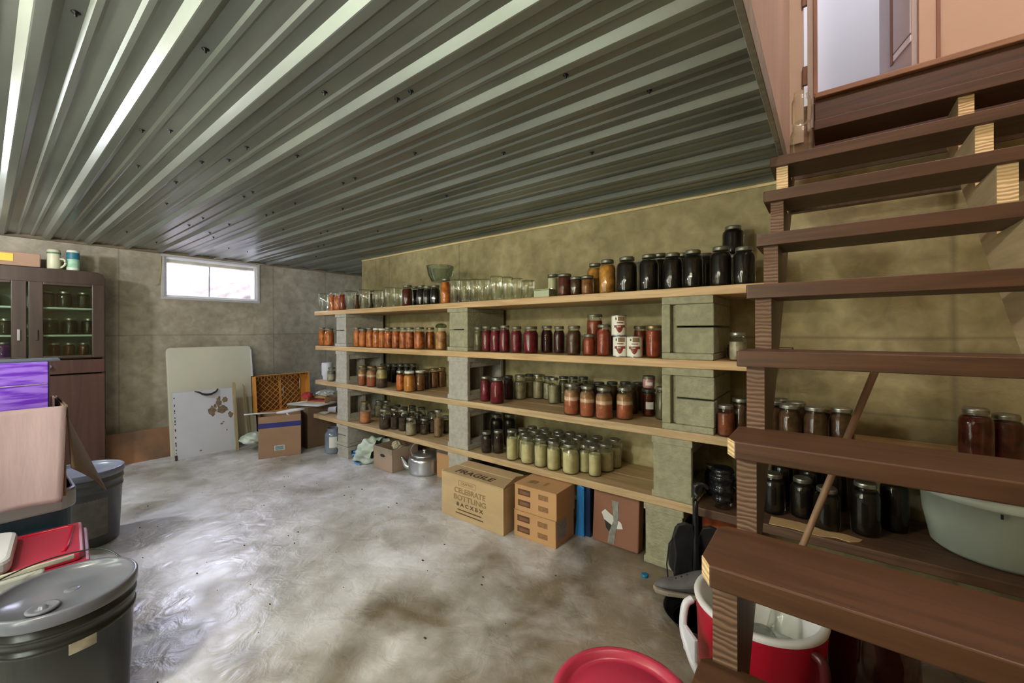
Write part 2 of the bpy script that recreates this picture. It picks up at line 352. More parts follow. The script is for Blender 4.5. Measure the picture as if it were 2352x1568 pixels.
for x, y in SCREWS:
    # keep screws on the flat pans between ribs
    k = round((y-1.25-.1165)/.2325); yy = 1.25 + .2325*k + (.116 if (x*10) % 1 < .5 else .05)
    o = screw0 if _first else screw0.copy()
    if not _first: C.objects.link(o)
    o.parent = ceil; o.location = (x, yy, ZC+.005); _first = False
f = MB(); f.box(-.168, -.150, -.55, 2.41, ZC-.022, ZC+.05)
struct(f.build('trim_3', mat('metal_edge_trim', (.34, .33, .27), rough=.45, metal=.4, var=.3, stretch=(1, 4, 1)), bevel=.002))
# floor of the storey above, with the stair opening
f = MB(); f.box(XW-.2, -.168, YF, 3.6, ZC+.06, 2.26); f.box(-.168, XR, YF, -.55, ZC+.06, 2.26)
struct(f.build('floor_upper', m_drywall))
f = MB(); f.box(-.05, XR, 2.405, 5.2, 2.225, 2.255)
struct(f.build('floor_landing', wood('landing_boards', (.40, .20, .10), (.28, .13, .07), axis='x')))
f = MB(); f.box(-.155, XR, 2.44, 2.60, 1.90, 2.225)
struct(f.build('trim_4', wood('header_board', (.20, .09, .05), (.13, .06, .035), axis='x'), bevel=.003))
# stairwell: drywall side, return at the door, door casing
f = MB(); f.box(-.30, -.150, -.55, 2.46, ZC+.05, 4.5)
struct(f.build('wall_stairwell', m_drywall))
f = MB(); f.box(-.150, -.094, 2.43, 2.46, 2.05, 4.5)
struct(f.build('wall_return', mat('drywall_return', (.52, .41, .31), rough=.8, var=.1, scale=2)))
f = MB(); f.box(-.078, -.0535, 2.41, 2.47, 2.10, 4.5); f.mi = 1; f.box(-.0535, -.040, 2.40, 2.47, 2.24, 4.5)
struct(f.build('trim_5', [mat('casing_taupe', (.40, .34, .28), rough=.6, var=.1), m_trimbrown]))
f = MB()
for z in (2.36, 2.74, 3.4): f.box(-.098, -.078, 2.415, 2.43, z-.045, z+.045)
struct(f.build('trim_6', mat('rusty_hinge', (.14, .07, .04), rough=.5, metal=.5), bevel=.002))
f = MB(); f.box(.305, .356, 2.43, 2.50, 2.255, 4.5); f.mi = 1; f.box(.356, .368, 2.42, 2.50, 2.255, 4.5); f.mi = 0; f.box(.368, XR, 2.43, 2.50, 2.255, 4.5)
struct(f.build('wall_upstairs', [m_tan, m_trimbrown]))
f = MB(); f.box(-.9, XR, 4.1, 4.2, 2.2, 4.5); f.box(-.9, -.8, 2.46, 4.1, 2.2, 4.5)
struct(f.build('wall_hall', m_white))
f = MB(); f.box(-.9, XR+.2, YF, 5.2, 4.5, 4.6)
struct(f.build('ceiling_upstairs', m_white))
f = MB(); f.box(-.168, -.150, YF, -.55, 2.26, 4.5); f.box(XW-.2, XW, YF, 3.6, 2.0, 2.7)
struct(f.build('wall_upper', m_white))

# basement window
win = struct(bpy.data.objects.new('window_1', None)); C.objects.link(win); win.location = (XW, 1.035, 1.465)
WY, WZ = .815, .407
def rect_frame(y0, y1, z0, z1, t, x0, x1, tb=None):
    q = MB(); b = tb or t
    q.box(x0, x1, y0, y1, z0, z0+b); q.box(x0, x1, y0, y1, z1-t, z1); q.box(x0, x1, y0, y0+t, z0+b, z1-t); q.box(x0, x1, y1-t, y1, z0+b, z1-t); return q
rect_frame(-.012, WY+.012, -.012, WZ+.010, .026, -.07, .012).build('window_frame', mat('frame_outer', (.50, .48, .46), rough=.5, var=.1), win, bevel=.003)
rect_frame(.012, WY-.012, .012, WZ-.012, .022, -.11, -.012).build('window_frame', m_frame, win, bevel=.003)
q = MB(); q.box(-.10, -.03, .03, WY-.03, WZ-.062, WZ-.030); q.build('window_sash', mat('sash_cream', (.62, .58, .46), rough=.5), win, bevel=.003)
q = MB(); q.box(-.085, -.07, WY*.47, WY*.47+.008, .03, WZ-.06); q.build('window_mullion', mat('mullion_grey', (.25, .25, .30), rough=.5), win)
q = MB(); q.box(-.082, -.078, .034, WY-.034, .034, WZ-.062); q.build('window_pane', glass('dusty_pane', (.90, .90, .93), (.6, .6, .62), .25), win)
q = MB(); q.tube([(.016, -.012, WZ-.02), (.017, -.018, .25), (.016, -.03, .14), (.016, -.055, .11)], .003); q.build('window_cord', mat('yellow_sealant', (.55, .42, .10), rough=.6), win)
q = MB(); q.tube([(.018, .40, WZ+.018), (.018, .62, WZ+.012), (.018, .80, WZ+.013), (.018, 1.0, WZ+.008)], .0022); q.build('window_wire', mat('pale_wire', (.6, .57, .48), rough=.5), win)
# window well outside
f = MB()
random.seed(3)
def well(u, v): y = -.6+u*4.0; z = 1.0+v*.98; return Vector((-5.78-.10*v+.035*math.sin(y*9+z*5)+.03*math.sin(y*23-z*17)*math.cos(z*31), y, z))
f.grid(well, 80, 40)
struct(f.build('wall_window_well', m_well))
f = MB(); f.grid(lambda u, v: Vector((-5.85+u*.7, -.6+v*4, 1.30+.05*math.sin(v*37)*math.cos(u*9)+.12*(1-u))), 12, 60)
struct(f.build('ground_window_well', concrete('well_gravel', [(.30, .28, .27), (.50, .48, .46), (.70, .68, .66)], big=9, bump=.8, fine=40)))

# ---------------- the staircase ----------------
m_paint = wood('brown_stair_paint', (.092, .040, .017), (.060, .026, .011), rough=.5, axis='x', bump=.2, worn=(.14, .07, .04))
m_paint2 = wood('brown_stringer_paint', (.13, .075, .04), (.08, .045, .025), rough=.5, axis='z', bump=.2)
m_eg = endgrain('brown_end_grain', (.20, .115, .07), (.11, .06, .036))
m_raw = endgrain('raw_pine_end', (.80, .60, .33), (.58, .38, .17))
m_rawside = wood('raw_pine_side', (.55, .42, .25), (.42, .31, .18), axis='y')
stair = thing('staircase', 'brown painted open-riser wooden staircase climbing to the upstairs door', 'staircase', (0, 0, 0))
TR = [(.37, .47), (.535, .64), (.72, .795), (.888, 1.045), (1.087, 1.195), (1.272, 1.355), (1.455, 1.555), (1.652, 1.765), (1.850, 1.985), (2.045, 2.205)]   # (top z, front y)
TH, DEP, TX0, TX1 = .040, .187, -.19, .66
for i, (z, y) in enumerate(TR):
    q = MB(); x0 = -.05 if i == 9 else TX0; dep = .187 if i < 9 else .19
    c = .019 if i < 4 else .003
    q.prism([(x0+c, y), (TX1, y), (TX1, y+dep), (x0+c*.9, y+dep), (x0, y+dep-c*.8), (x0, y+c*1.6)], 'z', z-TH, z)
    q.bm.faces.ensure_lookup_table()
    for fc in q.bm.faces:
        fc.normal_update()
        if i in (2, 3) and fc.normal.x < -.5: fc.material_index = 1
    q.build('tread', [m_paint, m_raw], stair, bevel=.003)
def stringer(x0, x1, front, side):
    pts = []      # outline in (y, z)
    ns = .022
    pts.append((TR[0][1]-.2, 0.0)); 
    pts.append((TR[0][1]-.2+.0, .16))
    for i, (z, y) in enumerate(TR):
        zl = TR[i-1][0]-TH if i else .16
        pts.append((y+ns, zl)); pts.append((y+ns, z-TH))
    pts.append((2.425, TR[-1][0]-TH)); pts.append((2.425, 1.89)); pts.append((.50, .0))
    if front == 'mixed': pts = [(a, min(b, 1.872)) for a, b in pts if not (a > 2.3 and b < 1.9)] + [(2.40, 1.872), (.50, .0)]; pts = [p for i, p in enumerate(pts) if p != pts[i-1]][:-2] + [(2.40, 1.862), (.50, 0.)]
    q = MB(); q.prism(pts, 'x', x0, x1)
    q.bm.normal_update()
    for fc in q.bm.faces:
        if fc.normal.y < -.9 or (abs(fc.normal.y) > .9 and fc.normal.y < 0): fc.material_index = 1
        # side planks
    bmesh.ops.recalc_face_normals(q.bm, faces=q.bm.faces[:]); q.bm.normal_update()
    for fc in q.bm.faces:
        fc.material_index = 1 if fc.normal.y < -.9 else 0
        if front == 'mixed' and fc.material_index == 1 and fc.calc_center_median().z > 1.66: fc.material_index = 2
    return q.build('stringer', [side, m_eg if front == 'mixed' else m_raw, m_raw], stair)
stringer(-.170, -.130, 'mixed', m_paint2)
stringer(.383, .424, 'raw', m_rawside)
q = MB(); q.box(-.05, .62, 2.385, 2.425, 2.085, 2.215); q.build('riser_board', m_paint, stair, bevel=.003)
q = MB(); q.box(-.05, .62, 2.365, 2.43, 2.215, 2.240); q.build('nosing', wood('nosing_brown', (.36, .19, .10), (.25, .12, .06), axis='x'), stair, bevel=.004)
q = MB(); q.box(-.16, .60, 2.19, 2.23, 1.66, 1.70); q.build('cleat', m_paint2, stair)

# ---------------- block and board shelving ----------------
ZS = [1.34, 1.005, .67, .335]
m_pine = wood('pine_board_warm', (.60, .40, .19), (.44, .27, .115), axis='x', rough=.5)
m_pine2 = wood('pine_board_pale', (.54, .39, .215), (.40, .27, .135), axis='x', rough=.6)
SN = ['top', 'second from top', 'third from top', 'lowest']
for i, z in enumerate(ZS):
    x1 = [-.19, -.19, 1.30, -.492][i]
    b1 = MB(); x0 = (-4.0, -3.985, -3.99, -4.03)[i]
    b1.box(x0, x1, 1.995, 2.20, z-.04, z)
    o = b1.build('shelf_board', m_pine if i < 2 else m_pine2, bevel=.004); tag(o, f'front plank of the {SN[i]} shelf, long pine board on concrete blocks', 'shelf board', 'long pine shelf planks')
    b2 = MB(); b2.box(x0+.01, x1, 2.204, 2.415, z-.04, z)
    o = b2.build('shelf_board', m_pine2, bevel=.004); tag(o, f'rear plank of the {SN[i]} shelf, long pine board against the wall', 'shelf board', 'long pine shelf planks')

o = MB().box(-.488, 1.30, 1.995, 2.415, ZS[3]-.04, ZS[3]).build('shelf_board', wood('dark_shaded_board', (.14, .075, .042), (.085, .045, .026), axis='x', rough=.6), bevel=.004); tag(o, 'dark brown board continuing the lowest shelf behind the stairs', 'shelf board')  # brown board; the dim light behind the stairs is painted into its tone
m_block = mat('cinder_block', (.36, .35, .23), rough=.92, var=.22, scale=30, bump=.5, bscale=90, detail=8)
m_blockp = mat('cinder_block_pale', (.44, .42, .36), rough=.92, var=.2, scale=30, bump=.5, bscale=90, detail=8)
def block(kind, x0, x1, z0, z1, label, m, y0=1.997, y1=2.39, group='concrete blocks holding up the shelves'):
    W = x1-x0; Hh = z1-z0; D = y1-y0
    t = thing('concrete_block', label, 'concrete block', ((x0+x1)/2, (y0+y1)/2, z0), 0, group)
    q = MB(); e = .028
    if kind == 'ears':        # stretcher block on its side: two shells with a recessed end, web down one edge
        q.box(-W/2, W/2, -D/2, D/2, 0, e); q.box(-W/2, W/2, -D/2, D/2, Hh-e, Hh)
        q.box(-W/2+.016, W/2-.034, -D/2+.006, -D/2+.04, e, Hh*.5-.003); q.box(-W/2+.016, W/2-.034, -D/2+.006, -D/2+.04, Hh*.5+.003, Hh-e)
        q.box(W/2-.034, W/2, -D/2, D/2, e, Hh-e); q.box(-W/2+.016, -W/2+.04, -D/2+.03, D/2, e, Hh-e); q.box(-W/2+.03, W/2-.034, -.02, .02, e, Hh-e); q.box(-W/2+.03, W/2-.034, D/2-.03, D/2, e, Hh-e)
    elif kind == 'smooth':    # split-face end
        q.box(-W/2, W/2, -D/2, D/2, 0, e*1.2); q.box(-W/2, W/2, -D/2, D/2, Hh-e*1.2, Hh)
        q.box(-W/2+.008, W/2-.006, -D/2+.004, -D/2+.035, e, Hh-e); q.box(W/2-.012-.03, W/2-.012, -D/2+.03, D/2, e, Hh*.22); q.box(W/2-.012-.03, W/2-.012, -D/2+.03, D/2, Hh*.75, Hh-e)
        q.box(-W/2+.008, W/2-.05, -.02, .02, e, Hh-e); q.box(-W/2+.008, W/2-.006, D/2-.03, D/2, e, Hh-e); q.box(-W/2+.008, -W/2+.035, -D/2+.03, D/2, e, Hh-e)
    elif kind == 'sash':      # left jamb and head standing proud of two recessed halves
        q.box(-W/2, W/2, -D/2, D/2, 0, .030); q.box(-W/2, W/2, -D/2, D/2, Hh-.036, Hh); q.box(-W/2, -W/2+.040, -D/2, D/2, .03, Hh-.036)
        q.box(-W/2+.060, W/2, -D/2+.010, D/2, .03, Hh*.52-.004); q.box(-W/2+.060, W/2, -D/2+.010, D/2, Hh*.52+.004, Hh-.036); q.box(-W/2+.038, -W/2+.064, -D/2+.03, D/2, .03, Hh-.036)
    q.build('block_body', m, t, bevel=.005)
    return t
Zt = lambda i: ZS[i]
rows = [(1.005, 1.30, 'top shelf'), (.67, .965, 'second shelf'), (.335, .63, 'third shelf'), (0, .295, 'lowest shelf')]
for i, (z0, z1, nm) in enumerate(rows):
    if i < 3: block('ears' if i < 1 else 'smooth', (-3.622, -3.615, -3.60)[i], (-3.432, -3.425, -3.41)[i], z0, z1, f'concrete block of the leftmost column, just under the {nm}', m_blockp)
    block(('ears', 'smooth', 'smooth', 'smooth')[i], -2.122, -1.925, z0, z1, f'concrete block of the second column from the left, just under the {nm}', m_block if i < 1 else m_blockp)
    if i < 2: block('sash', -.636, -.408, z0, z1, f'grooved concrete block of the column nearest the stairs, just under the {nm}', m_block)
    else: block('smooth', (-.688, -.728)[i-2], (-.498, -.538)[i-2], z0, z1, f'plain concrete block of the column nearest the stairs, just under the {nm}', m_block)
block('ears', -3.60, -3.41, .105, .293, 'pale concrete block under the left end of the lowest shelf', m_blockp)
block('smooth', -3.585, -3.40, 0, .103, 'low concrete block on the floor under the left block column', m_blockp)
for i, (z0, z1, nm) in enumerate(rows[2:]):
    block('smooth', .78, .98, z0, z1, f'concrete block at the far right under the {nm}', m_block)

JARS = [  # x, y, z of the base, radius, height, shape, filling, lid, label, group
 (-3.938,2.055,1.34,0.047,0.178,'E','-','','empty upside-down clear glass jar, leftmost of 13, top shelf','empty upside-down clear glass jars on the top shelf'),
 (-3.765,2.055,1.34,0.036,0.175,'Q','carrot','','orange carrot jar, leftmost of 3, top shelf','orange carrot jars on the top shelf'),
 (-3.667,2.055,1.34,0.036,0.165,'Q','carrot','','orange carrot jar, second from left, top shelf','orange carrot jars on the top shelf'),
 (-3.587,2.055,1.34,0.036,0.173,'Q','tomato','','only red tomato jar, top shelf',''),
 (-3.454,2.055,1.34,0.050,0.173,'E','-','','empty upside-down clear glass jar, second from left, top shelf','empty upside-down clear glass jars on the top shelf'),
 (-3.231,2.055,1.34,0.049,0.170,'E','-','','empty upside-down clear glass jar, third from left, top shelf','empty upside-down clear glass jars on the top shelf'),
 (-3.030,2.055,1.34,0.046,0.153,'E','-','','empty upside-down clear glass jar, fourth from left, top shelf','empty upside-down clear glass jars on the top shelf'),
 (-2.860,2.055,1.34,0.041,0.167,'E','-','','empty upside-down clear glass jar, fifth from left, top shelf','empty upside-down clear glass jars on the top shelf'),
 (-2.634,2.055,1.34,0.043,0.166,'Q','syrup','clear','only dark red syrup jar, top shelf',''),
 (-2.467,2.055,1.34,0.036,0.154,'Q','black','clear','black preserve jar, leftmost of 3, top shelf','black preserve jars on the top shelf'),
 (-2.393,2.055,1.34,0.036,0.142,'Q','black','clear','black preserve jar, second from left, top shelf','black preserve jars on the top shelf'),
 (-2.308,2.055,1.34,0.036,0.143,'Q','black','clear','black preserve jar, rightmost of 3, top shelf','black preserve jars on the top shelf'),
 (-2.196,2.055,1.34,0.037,0.182,'Q','carrot','clear','orange carrot jar, rightmost of 3, top shelf','orange carrot jars on the top shelf'),
 (-2.098,2.055,1.34,0.036,0.168,'E','-','','empty upside-down clear glass jar, sixth from left, top shelf','empty upside-down clear glass jars on the top shelf'),
 (-1.995,2.055,1.34,0.036,0.160,'E','-','','empty upside-down clear glass jar, seventh from left, top shelf','empty upside-down clear glass jars on the top shelf'),
 (-1.905,2.055,1.34,0.036,0.155,'E','-','','empty upside-down clear glass jar, eighth from left, top shelf','empty upside-down clear glass jars on the top shelf'),
 (-1.825,2.055,1.34,0.036,0.149,'E','-','','empty upside-down clear glass jar, ninth from left, top shelf','empty upside-down clear glass jars on the top shelf'),
 (-1.719,2.055,1.34,0.041,0.161,'E','-','','empty upside-down clear glass jar, tenth from left, top shelf','empty upside-down clear glass jars on the top shelf'),
 (-1.625,2.055,1.34,0.036,0.147,'E','-','','empty upside-down clear glass jar, eleventh from left, top shelf','empty upside-down clear glass jars on the top shelf'),
 (-1.548,2.055,1.34,0.036,0.132,'E','-','','empty upside-down clear glass jar, twelfth from left, top shelf','empty upside-down clear glass jars on the top shelf'),
 (-1.464,2.055,1.34,0.042,0.113,'E','-','','empty upside-down clear glass jar, rightmost of 13, top shelf','empty upside-down clear glass jars on the top shelf'),
 (-1.206,2.055,1.34,0.040,0.128,'W','syrup','clear','only dark red syrup straight-sided jar, top shelf',''),
 (-1.130,2.055,1.34,0.034,0.105,'W','brown','clear','only brown apple butter straight-sided jar, top shelf',''),
 (-1.060,2.055,1.34,0.034,0.106,'W','amber','clear','only amber fruit straight-sided jar, top shelf',''),
 (-0.955,2.085,1.34,0.046,0.186,'G','yellow','clear','only golden yellow peach half-gallon jar, top shelf',''),
 (-0.844,2.085,1.34,0.053,0.188,'G','black','clear','black preserve half-gallon jar, leftmost of 7, top shelf','black preserve jars on the top shelf'),
 (-0.727,2.085,1.34,0.047,0.188,'G','black','clear','black preserve half-gallon jar, second from left, top shelf','black preserve jars on the top shelf'),
 (-0.610,2.085,1.34,0.046,0.181,'G','black','clear','black preserve half-gallon jar, third from left, top shelf','black preserve jars on the top shelf'),
 (-0.515,2.085,1.34,0.046,0.184,'G','black','clear','black preserve half-gallon jar, fourth from left, top shelf','black preserve jars on the top shelf'),
 (-0.394,2.085,1.34,0.046,0.185,'G','black','clear','black preserve half-gallon jar, fifth from left, top shelf','black preserve jars on the top shelf'),
 (-0.300,2.085,1.34,0.046,0.172,'G','black','clear','black preserve half-gallon jar, rightmost of 7, top shelf','black preserve jars on the top shelf'),
 (-3.948,2.170,1.34,0.037,0.194,'E','-','','empty upside-down clear glass jar, leftmost of 2, back row, top shelf','empty upside-down clear glass jars on the top shelf'),
 (-3.534,2.170,1.34,0.039,0.178,'Q','syrup','clear','only dark red syrup jar, back row, top shelf',''),
 (-3.307,2.170,1.34,0.036,0.176,'Q','brown','clear','only brown apple butter jar, back row, top shelf',''),
 (-2.904,2.170,1.34,0.036,0.173,'E','-','','empty upside-down clear glass jar, rightmost of 2, back row, top shelf','empty upside-down clear glass jars on the top shelf'),
 (-2.674,2.170,1.34,0.036,0.168,'Q','black','clear','only black preserve jar, back row, top shelf',''),
 (-1.357,2.170,1.34,0.034,0.152,'W','pale','clear','only pale labelled straight-sided jar, back row, top shelf',''),
 (-1.070,2.170,1.34,0.046,0.190,'G','yellow','clear','only golden yellow peach half-gallon jar, back row, top shelf',''),
 (-0.715,2.220,1.34,0.046,0.211,'G','black','clear','black preserve half-gallon jar, leftmost of 4, back row, top shelf','black preserve jars on the top shelf'),
 (-0.597,2.220,1.34,0.046,0.199,'G','black','clear','black preserve half-gallon jar, second from left, back row, top shelf','black preserve jars on the top shelf'),
 (-0.491,2.220,1.34,0.046,0.187,'G','black','clear','black preserve half-gallon jar, third from left, back row, top shelf','black preserve jars on the top shelf'),
 (-0.382,2.320,1.34,0.046,0.180,'G','black','clear','black preserve half-gallon jar, rightmost of 4, back row, top shelf','black preserve jars on the top shelf'),
 (-0.382,2.320,1.521,0.050,0.144,'G','black','clear','squat black preserve jar stacked on top of another one, top shelf by the stairs',''),
 (-3.839,2.060,1.005,0.046,0.168,'Q','carrot','clear','orange carrot jar, rightmost of 2, second shelf beyond the leftmost block column','orange carrot jars on the second shelf'),
 (-3.946,2.050,1.005,0.039,0.178,'Q','carrot','clear','orange carrot jar, leftmost of 2, second shelf beyond the leftmost block column','orange carrot jars on the second shelf'),
 (-3.335,2.050,1.005,0.036,0.173,'Q','carrot','clear','orange carrot jar, leftmost of 5, second shelf in the left bay','orange carrot jars on the second shelf'),
 (-3.243,2.050,1.005,0.036,0.161,'Q','carrot','clear','orange carrot jar, second from left, second shelf in the left bay','orange carrot jars on the second shelf'),
 (-3.137,2.050,1.005,0.036,0.169,'Q','carrot','clear','orange carrot jar, third from left, second shelf in the left bay','orange carrot jars on the second shelf'),
 (-3.041,2.050,1.005,0.036,0.165,'Q','carrot','white','orange carrot jar with white lid, fourth from left, second shelf in the left bay','orange carrot jars on the second shelf'),
 (-2.957,2.050,1.005,0.036,0.162,'Q','carrot','white','orange carrot jar with white lid, rightmost of 5, second shelf in the left bay','orange carrot jars on the second shelf'),
 (-2.873,2.050,1.005,0.036,0.171,'Q','peach','clear','orange peach slice jar, leftmost of 5, second shelf in the left bay','orange peach slice jars on the second shelf'),
 (-2.772,2.050,1.005,0.036,0.170,'Q','peach','clear','orange peach slice jar, second from left, second shelf in the left bay','orange peach slice jars on the second shelf'),
 (-2.676,2.050,1.005,0.036,0.167,'Q','peach','clear','orange peach slice jar, third from left, second shelf in the left bay','orange peach slice jars on the second shelf'),
 (-2.598,2.050,1.005,0.036,0.167,'Q','peach','clear','orange peach slice jar, fourth from left, second shelf in the left bay','orange peach slice jars on the second shelf'),
 (-2.485,2.050,1.005,0.042,0.169,'Q','peach','clear','orange peach slice jar, rightmost of 5, second shelf in the left bay','orange peach slice jars on the second shelf'),
 (-2.241,2.050,1.005,0.042,0.164,'Q','peachpale','dome','only pale peach jar topped by a glass dome, second shelf in the left bay',''),
 (-2.464,2.140,1.005,0.037,0.166,'Q','peach','gold','only orange peach slice jar with brassy lid, back row, second shelf in the left bay',''),
 (-1.881,2.060,1.005,0.036,0.166,'Q','olive','clear','only dark olive jar, second shelf in the middle bay',''),
 (-1.805,2.060,1.005,0.038,0.170,'Q','beet','clear','dark red beet jar, leftmost of 5, second shelf in the middle bay','dark red beet jars on the second shelf'),
 (-1.728,2.060,1.005,0.037,0.166,'Q','beet','clear','dark red beet jar, second from left, second shelf in the middle bay','dark red beet jars on the second shelf'),
 (-1.653,2.060,1.005,0.036,0.173,'Q','beet','clear','dark red beet jar, third from left, second shelf in the middle bay','dark red beet jars on the second shelf'),
 (-1.559,2.060,1.005,0.038,0.166,'Q','beet','clear','dark red beet jar, fourth from left, second shelf in the middle bay','dark red beet jars on the second shelf'),
 (-1.448,2.060,1.005,0.047,0.165,'Q','beet','clear','dark red beet jar, rightmost of 5, second shelf in the middle bay','dark red beet jars on the second shelf'),
 (-1.395,2.160,1.005,0.038,0.168,'Q','beetdark','clear','near-black beet jar, leftmost of 2, second shelf in the middle bay','near-black beet jars on the second shelf'),
 (-1.307,2.160,1.005,0.036,0.165,'Q','beetdark','clear','near-black beet jar, rightmost of 2, second shelf in the middle bay','near-black beet jars on the second shelf'),
 (-1.154,2.070,1.005,0.042,0.165,'Q','brown','clear','only brown apple butter jar, second shelf in the middle bay',''),
 (-1.051,2.060,1.005,0.036,0.118,'Q','tomato','clear','red tomato jar, leftmost of 2, second shelf in the middle bay','red tomato jars on the second shelf'),
 (-0.969,2.070,1.005,0.040,0.170,'Q','tomato','clear','red tomato jar, rightmost of 2, second shelf in the middle bay','red tomato jars on the second shelf'),
 (-0.699,2.070,1.005,0.039,0.162,'W','tomato','gold','only red tomato straight-sided jar with brassy lid, second shelf in the middle bay',''),
 (-1.088,2.200,1.005,0.046,0.232,'W','tomato','clear','red tomato straight-sided jar, leftmost of 2, back row, second shelf in the middle bay','red tomato jars on the second shelf'),
 (-0.945,2.170,1.005,0.036,0.164,'Q','brown','clear','only brown apple butter jar, back row, second shelf in the middle bay',''),
 (-0.809,2.180,1.005,0.034,0.162,'W','tomato','clear','red tomato straight-sided jar, rightmost of 2, back row, second shelf in the middle bay','red tomato jars on the second shelf'),
 (-0.324,2.070,1.005,0.036,0.128,'Q','oats','silver','only pale oat jar with silver lid, second shelf right of the big block column',''),
 (-0.366,2.250,1.005,0.036,0.068,'Q','brown','gold','only brown apple butter jar with brassy lid, back row, second shelf right of big column',''),
 (-3.933,2.090,0.67,0.052,0.166,'E','plastic','','only empty upside-down milky jar, third shelf beyond the leftmost block column',''),
 (-3.771,2.045,0.67,0.038,0.131,'Q','label','clear','only brown labelled jar, third shelf beyond the leftmost block column',''),
 (-3.106,2.044,0.67,0.044,0.175,'Q','tomfroth','gold','only tomato jar with brassy lid, third shelf in the left bay',''),
 (-2.990,2.063,0.67,0.047,0.178,'Q','layer','gold','only yellow and brown layered jar with brassy lid, third shelf in the left bay',''),
 (-2.700,2.036,0.67,0.036,0.160,'Q','peach','silver','only orange peach slice jar with silver lid, third shelf in the left bay',''),
 (-2.602,2.046,0.67,0.046,0.161,'Q','honey','white','only golden honey jar with white lid, third shelf in the left bay',''),
 (-2.583,2.132,0.67,0.040,0.160,'Q','amber','white','amber fruit jar with white lid, rightmost of 3, third shelf in the left bay','amber fruit jars on the third shelf'),
 (-2.618,2.225,0.67,0.036,0.160,'Q','brown','gold','only brown apple butter jar with brassy lid, third shelf in the left bay',''),
 (-2.622,2.311,0.67,0.040,0.163,'Q','amber','gold','amber fruit jar with brassy lid, leftmost of 3, third shelf in the left bay','amber fruit jars on the third shelf'),
 (-2.616,2.389,0.67,0.036,0.164,'Q','amber','gold','amber fruit jar with brassy lid, second from left, third shelf in the left bay','amber fruit jars on the third shelf'),
 (-3.237,2.036,0.67,0.036,0.174,'Q','tomfroth','gold','only tomato jar with brassy lid, back row, third shelf in the left bay',''),
 (-3.192,2.131,0.67,0.036,0.159,'Q','layer','gold','only yellow and brown layered jar with brassy lid, back row, third shelf left bay',''),
 (-3.365,2.340,0.67,0.036,0.164,'Q','black','dark','black preserve jar with dark lid crowded at the back of third shelf left bay','jars in the back rows of the third shelf, in the left bay'),
 (-3.276,2.340,0.67,0.036,0.168,'Q','black','dark','black preserve jar with dark lid crowded at the back of third shelf left bay','jars in the back rows of the third shelf, in the left bay'),
 (-3.190,2.340,0.67,0.036,0.172,'Q','black','dark','black preserve jar with dark lid crowded at the back of third shelf left bay','jars in the back rows of the third shelf, in the left bay'),
 (-3.099,2.340,0.67,0.036,0.177,'Q','black','dark','black preserve jar with dark lid crowded at the back of third shelf left bay','jars in the back rows of the third shelf, in the left bay'),
 (-3.011,2.340,0.67,0.036,0.181,'Q','black','dark','black preserve jar with dark lid crowded at the back of third shelf left bay','jars in the back rows of the third shelf, in the left bay'),
 (-2.926,2.340,0.67,0.036,0.185,'Q','black','dark','black preserve jar with dark lid crowded at the back of third shelf left bay','jars in the back rows of the third shelf, in the left bay'),
 (-1.838,2.081,0.67,0.038,0.167,'Q','beet','silver','dark red beet jar with silver lid, leftmost of 2, third shelf in the middle bay','dark red beet jars on the third shelf'),
 (-1.722,2.066,0.67,0.047,0.167,'Q','beet','silver','dark red beet jar with silver lid, rightmost of 2, third shelf in the middle bay','dark red beet jars on the third shelf'),
 (-1.700,2.288,0.67,0.044,0.168,'Q','pear','silver','pale green pear jar with silver lid, leftmost of 3, third shelf in the middle bay','pale green pear jars on the third shelf'),
 (-1.608,2.375,0.67,0.039,0.170,'Q','pear','silver','pale green pear jar with silver lid, second from left, third shelf in the middle bay','pale green pear jars on the third shelf'),
 (-1.419,2.278,0.67,0.037,0.168,'Q','pear','silver','pale green pear jar with silver lid, rightmost of 3, third shelf in the middle bay','pale green pear jars on the third shelf'),
 (-1.761,2.233,0.67,0.036,0.163,'Q','beetdark','dark','only near-black beet jar with dark lid, back row, third shelf in the middle bay',''),
 (-1.693,2.389,0.67,0.036,0.165,'Q','pear','dark','pale green pear jar with dark lid, leftmost of 2, back row, third shelf middle bay','pale green pear jars on the third shelf'),
 (-1.533,2.389,0.67,0.036,0.159,'Q','pear','dark','pale green pear jar with dark lid, rightmost of 2, back row, third shelf middle bay','pale green pear jars on the third shelf'),
 (-1.881,2.340,0.67,0.036,0.138,'Q','olive','dark','dark olive jar with dark lid, leftmost of 4, back row, third shelf middle bay','dark olive jars on the third shelf'),
 (-1.386,2.345,0.67,0.036,0.173,'Q','olive','dark','dark olive jar with dark lid, second from left, back row, third shelf middle bay','dark olive jars on the third shelf'),
 (-1.312,2.340,0.67,0.036,0.176,'Q','olive','dark','dark olive jar with dark lid, third from left, back row, third shelf middle bay','dark olive jars on the third shelf'),
 (-1.238,2.340,0.67,0.036,0.180,'Q','olive','dark','dark olive jar with dark lid, rightmost of 4, back row, third shelf middle bay','dark olive jars on the third shelf'),
 (-1.155,2.046,0.67,0.046,0.173,'Q','tomfroth','silver','tomato jar with silver lid, leftmost of 4, third shelf in the middle bay','tomato jars on the third shelf'),
 (-1.056,2.043,0.67,0.043,0.169,'Q','tomfroth','silver','tomato jar with silver lid, second from left, third shelf in the middle bay','tomato jars on the third shelf'),
 (-0.959,2.046,0.67,0.046,0.167,'Q','tomfroth','silver','tomato jar with silver lid, third from left, third shelf in the middle bay','tomato jars on the third shelf'),
 (-0.866,2.101,0.67,0.045,0.169,'Q','tomfroth','silver','tomato jar with silver lid, rightmost of 4, third shelf in the middle bay','tomato jars on the third shelf'),
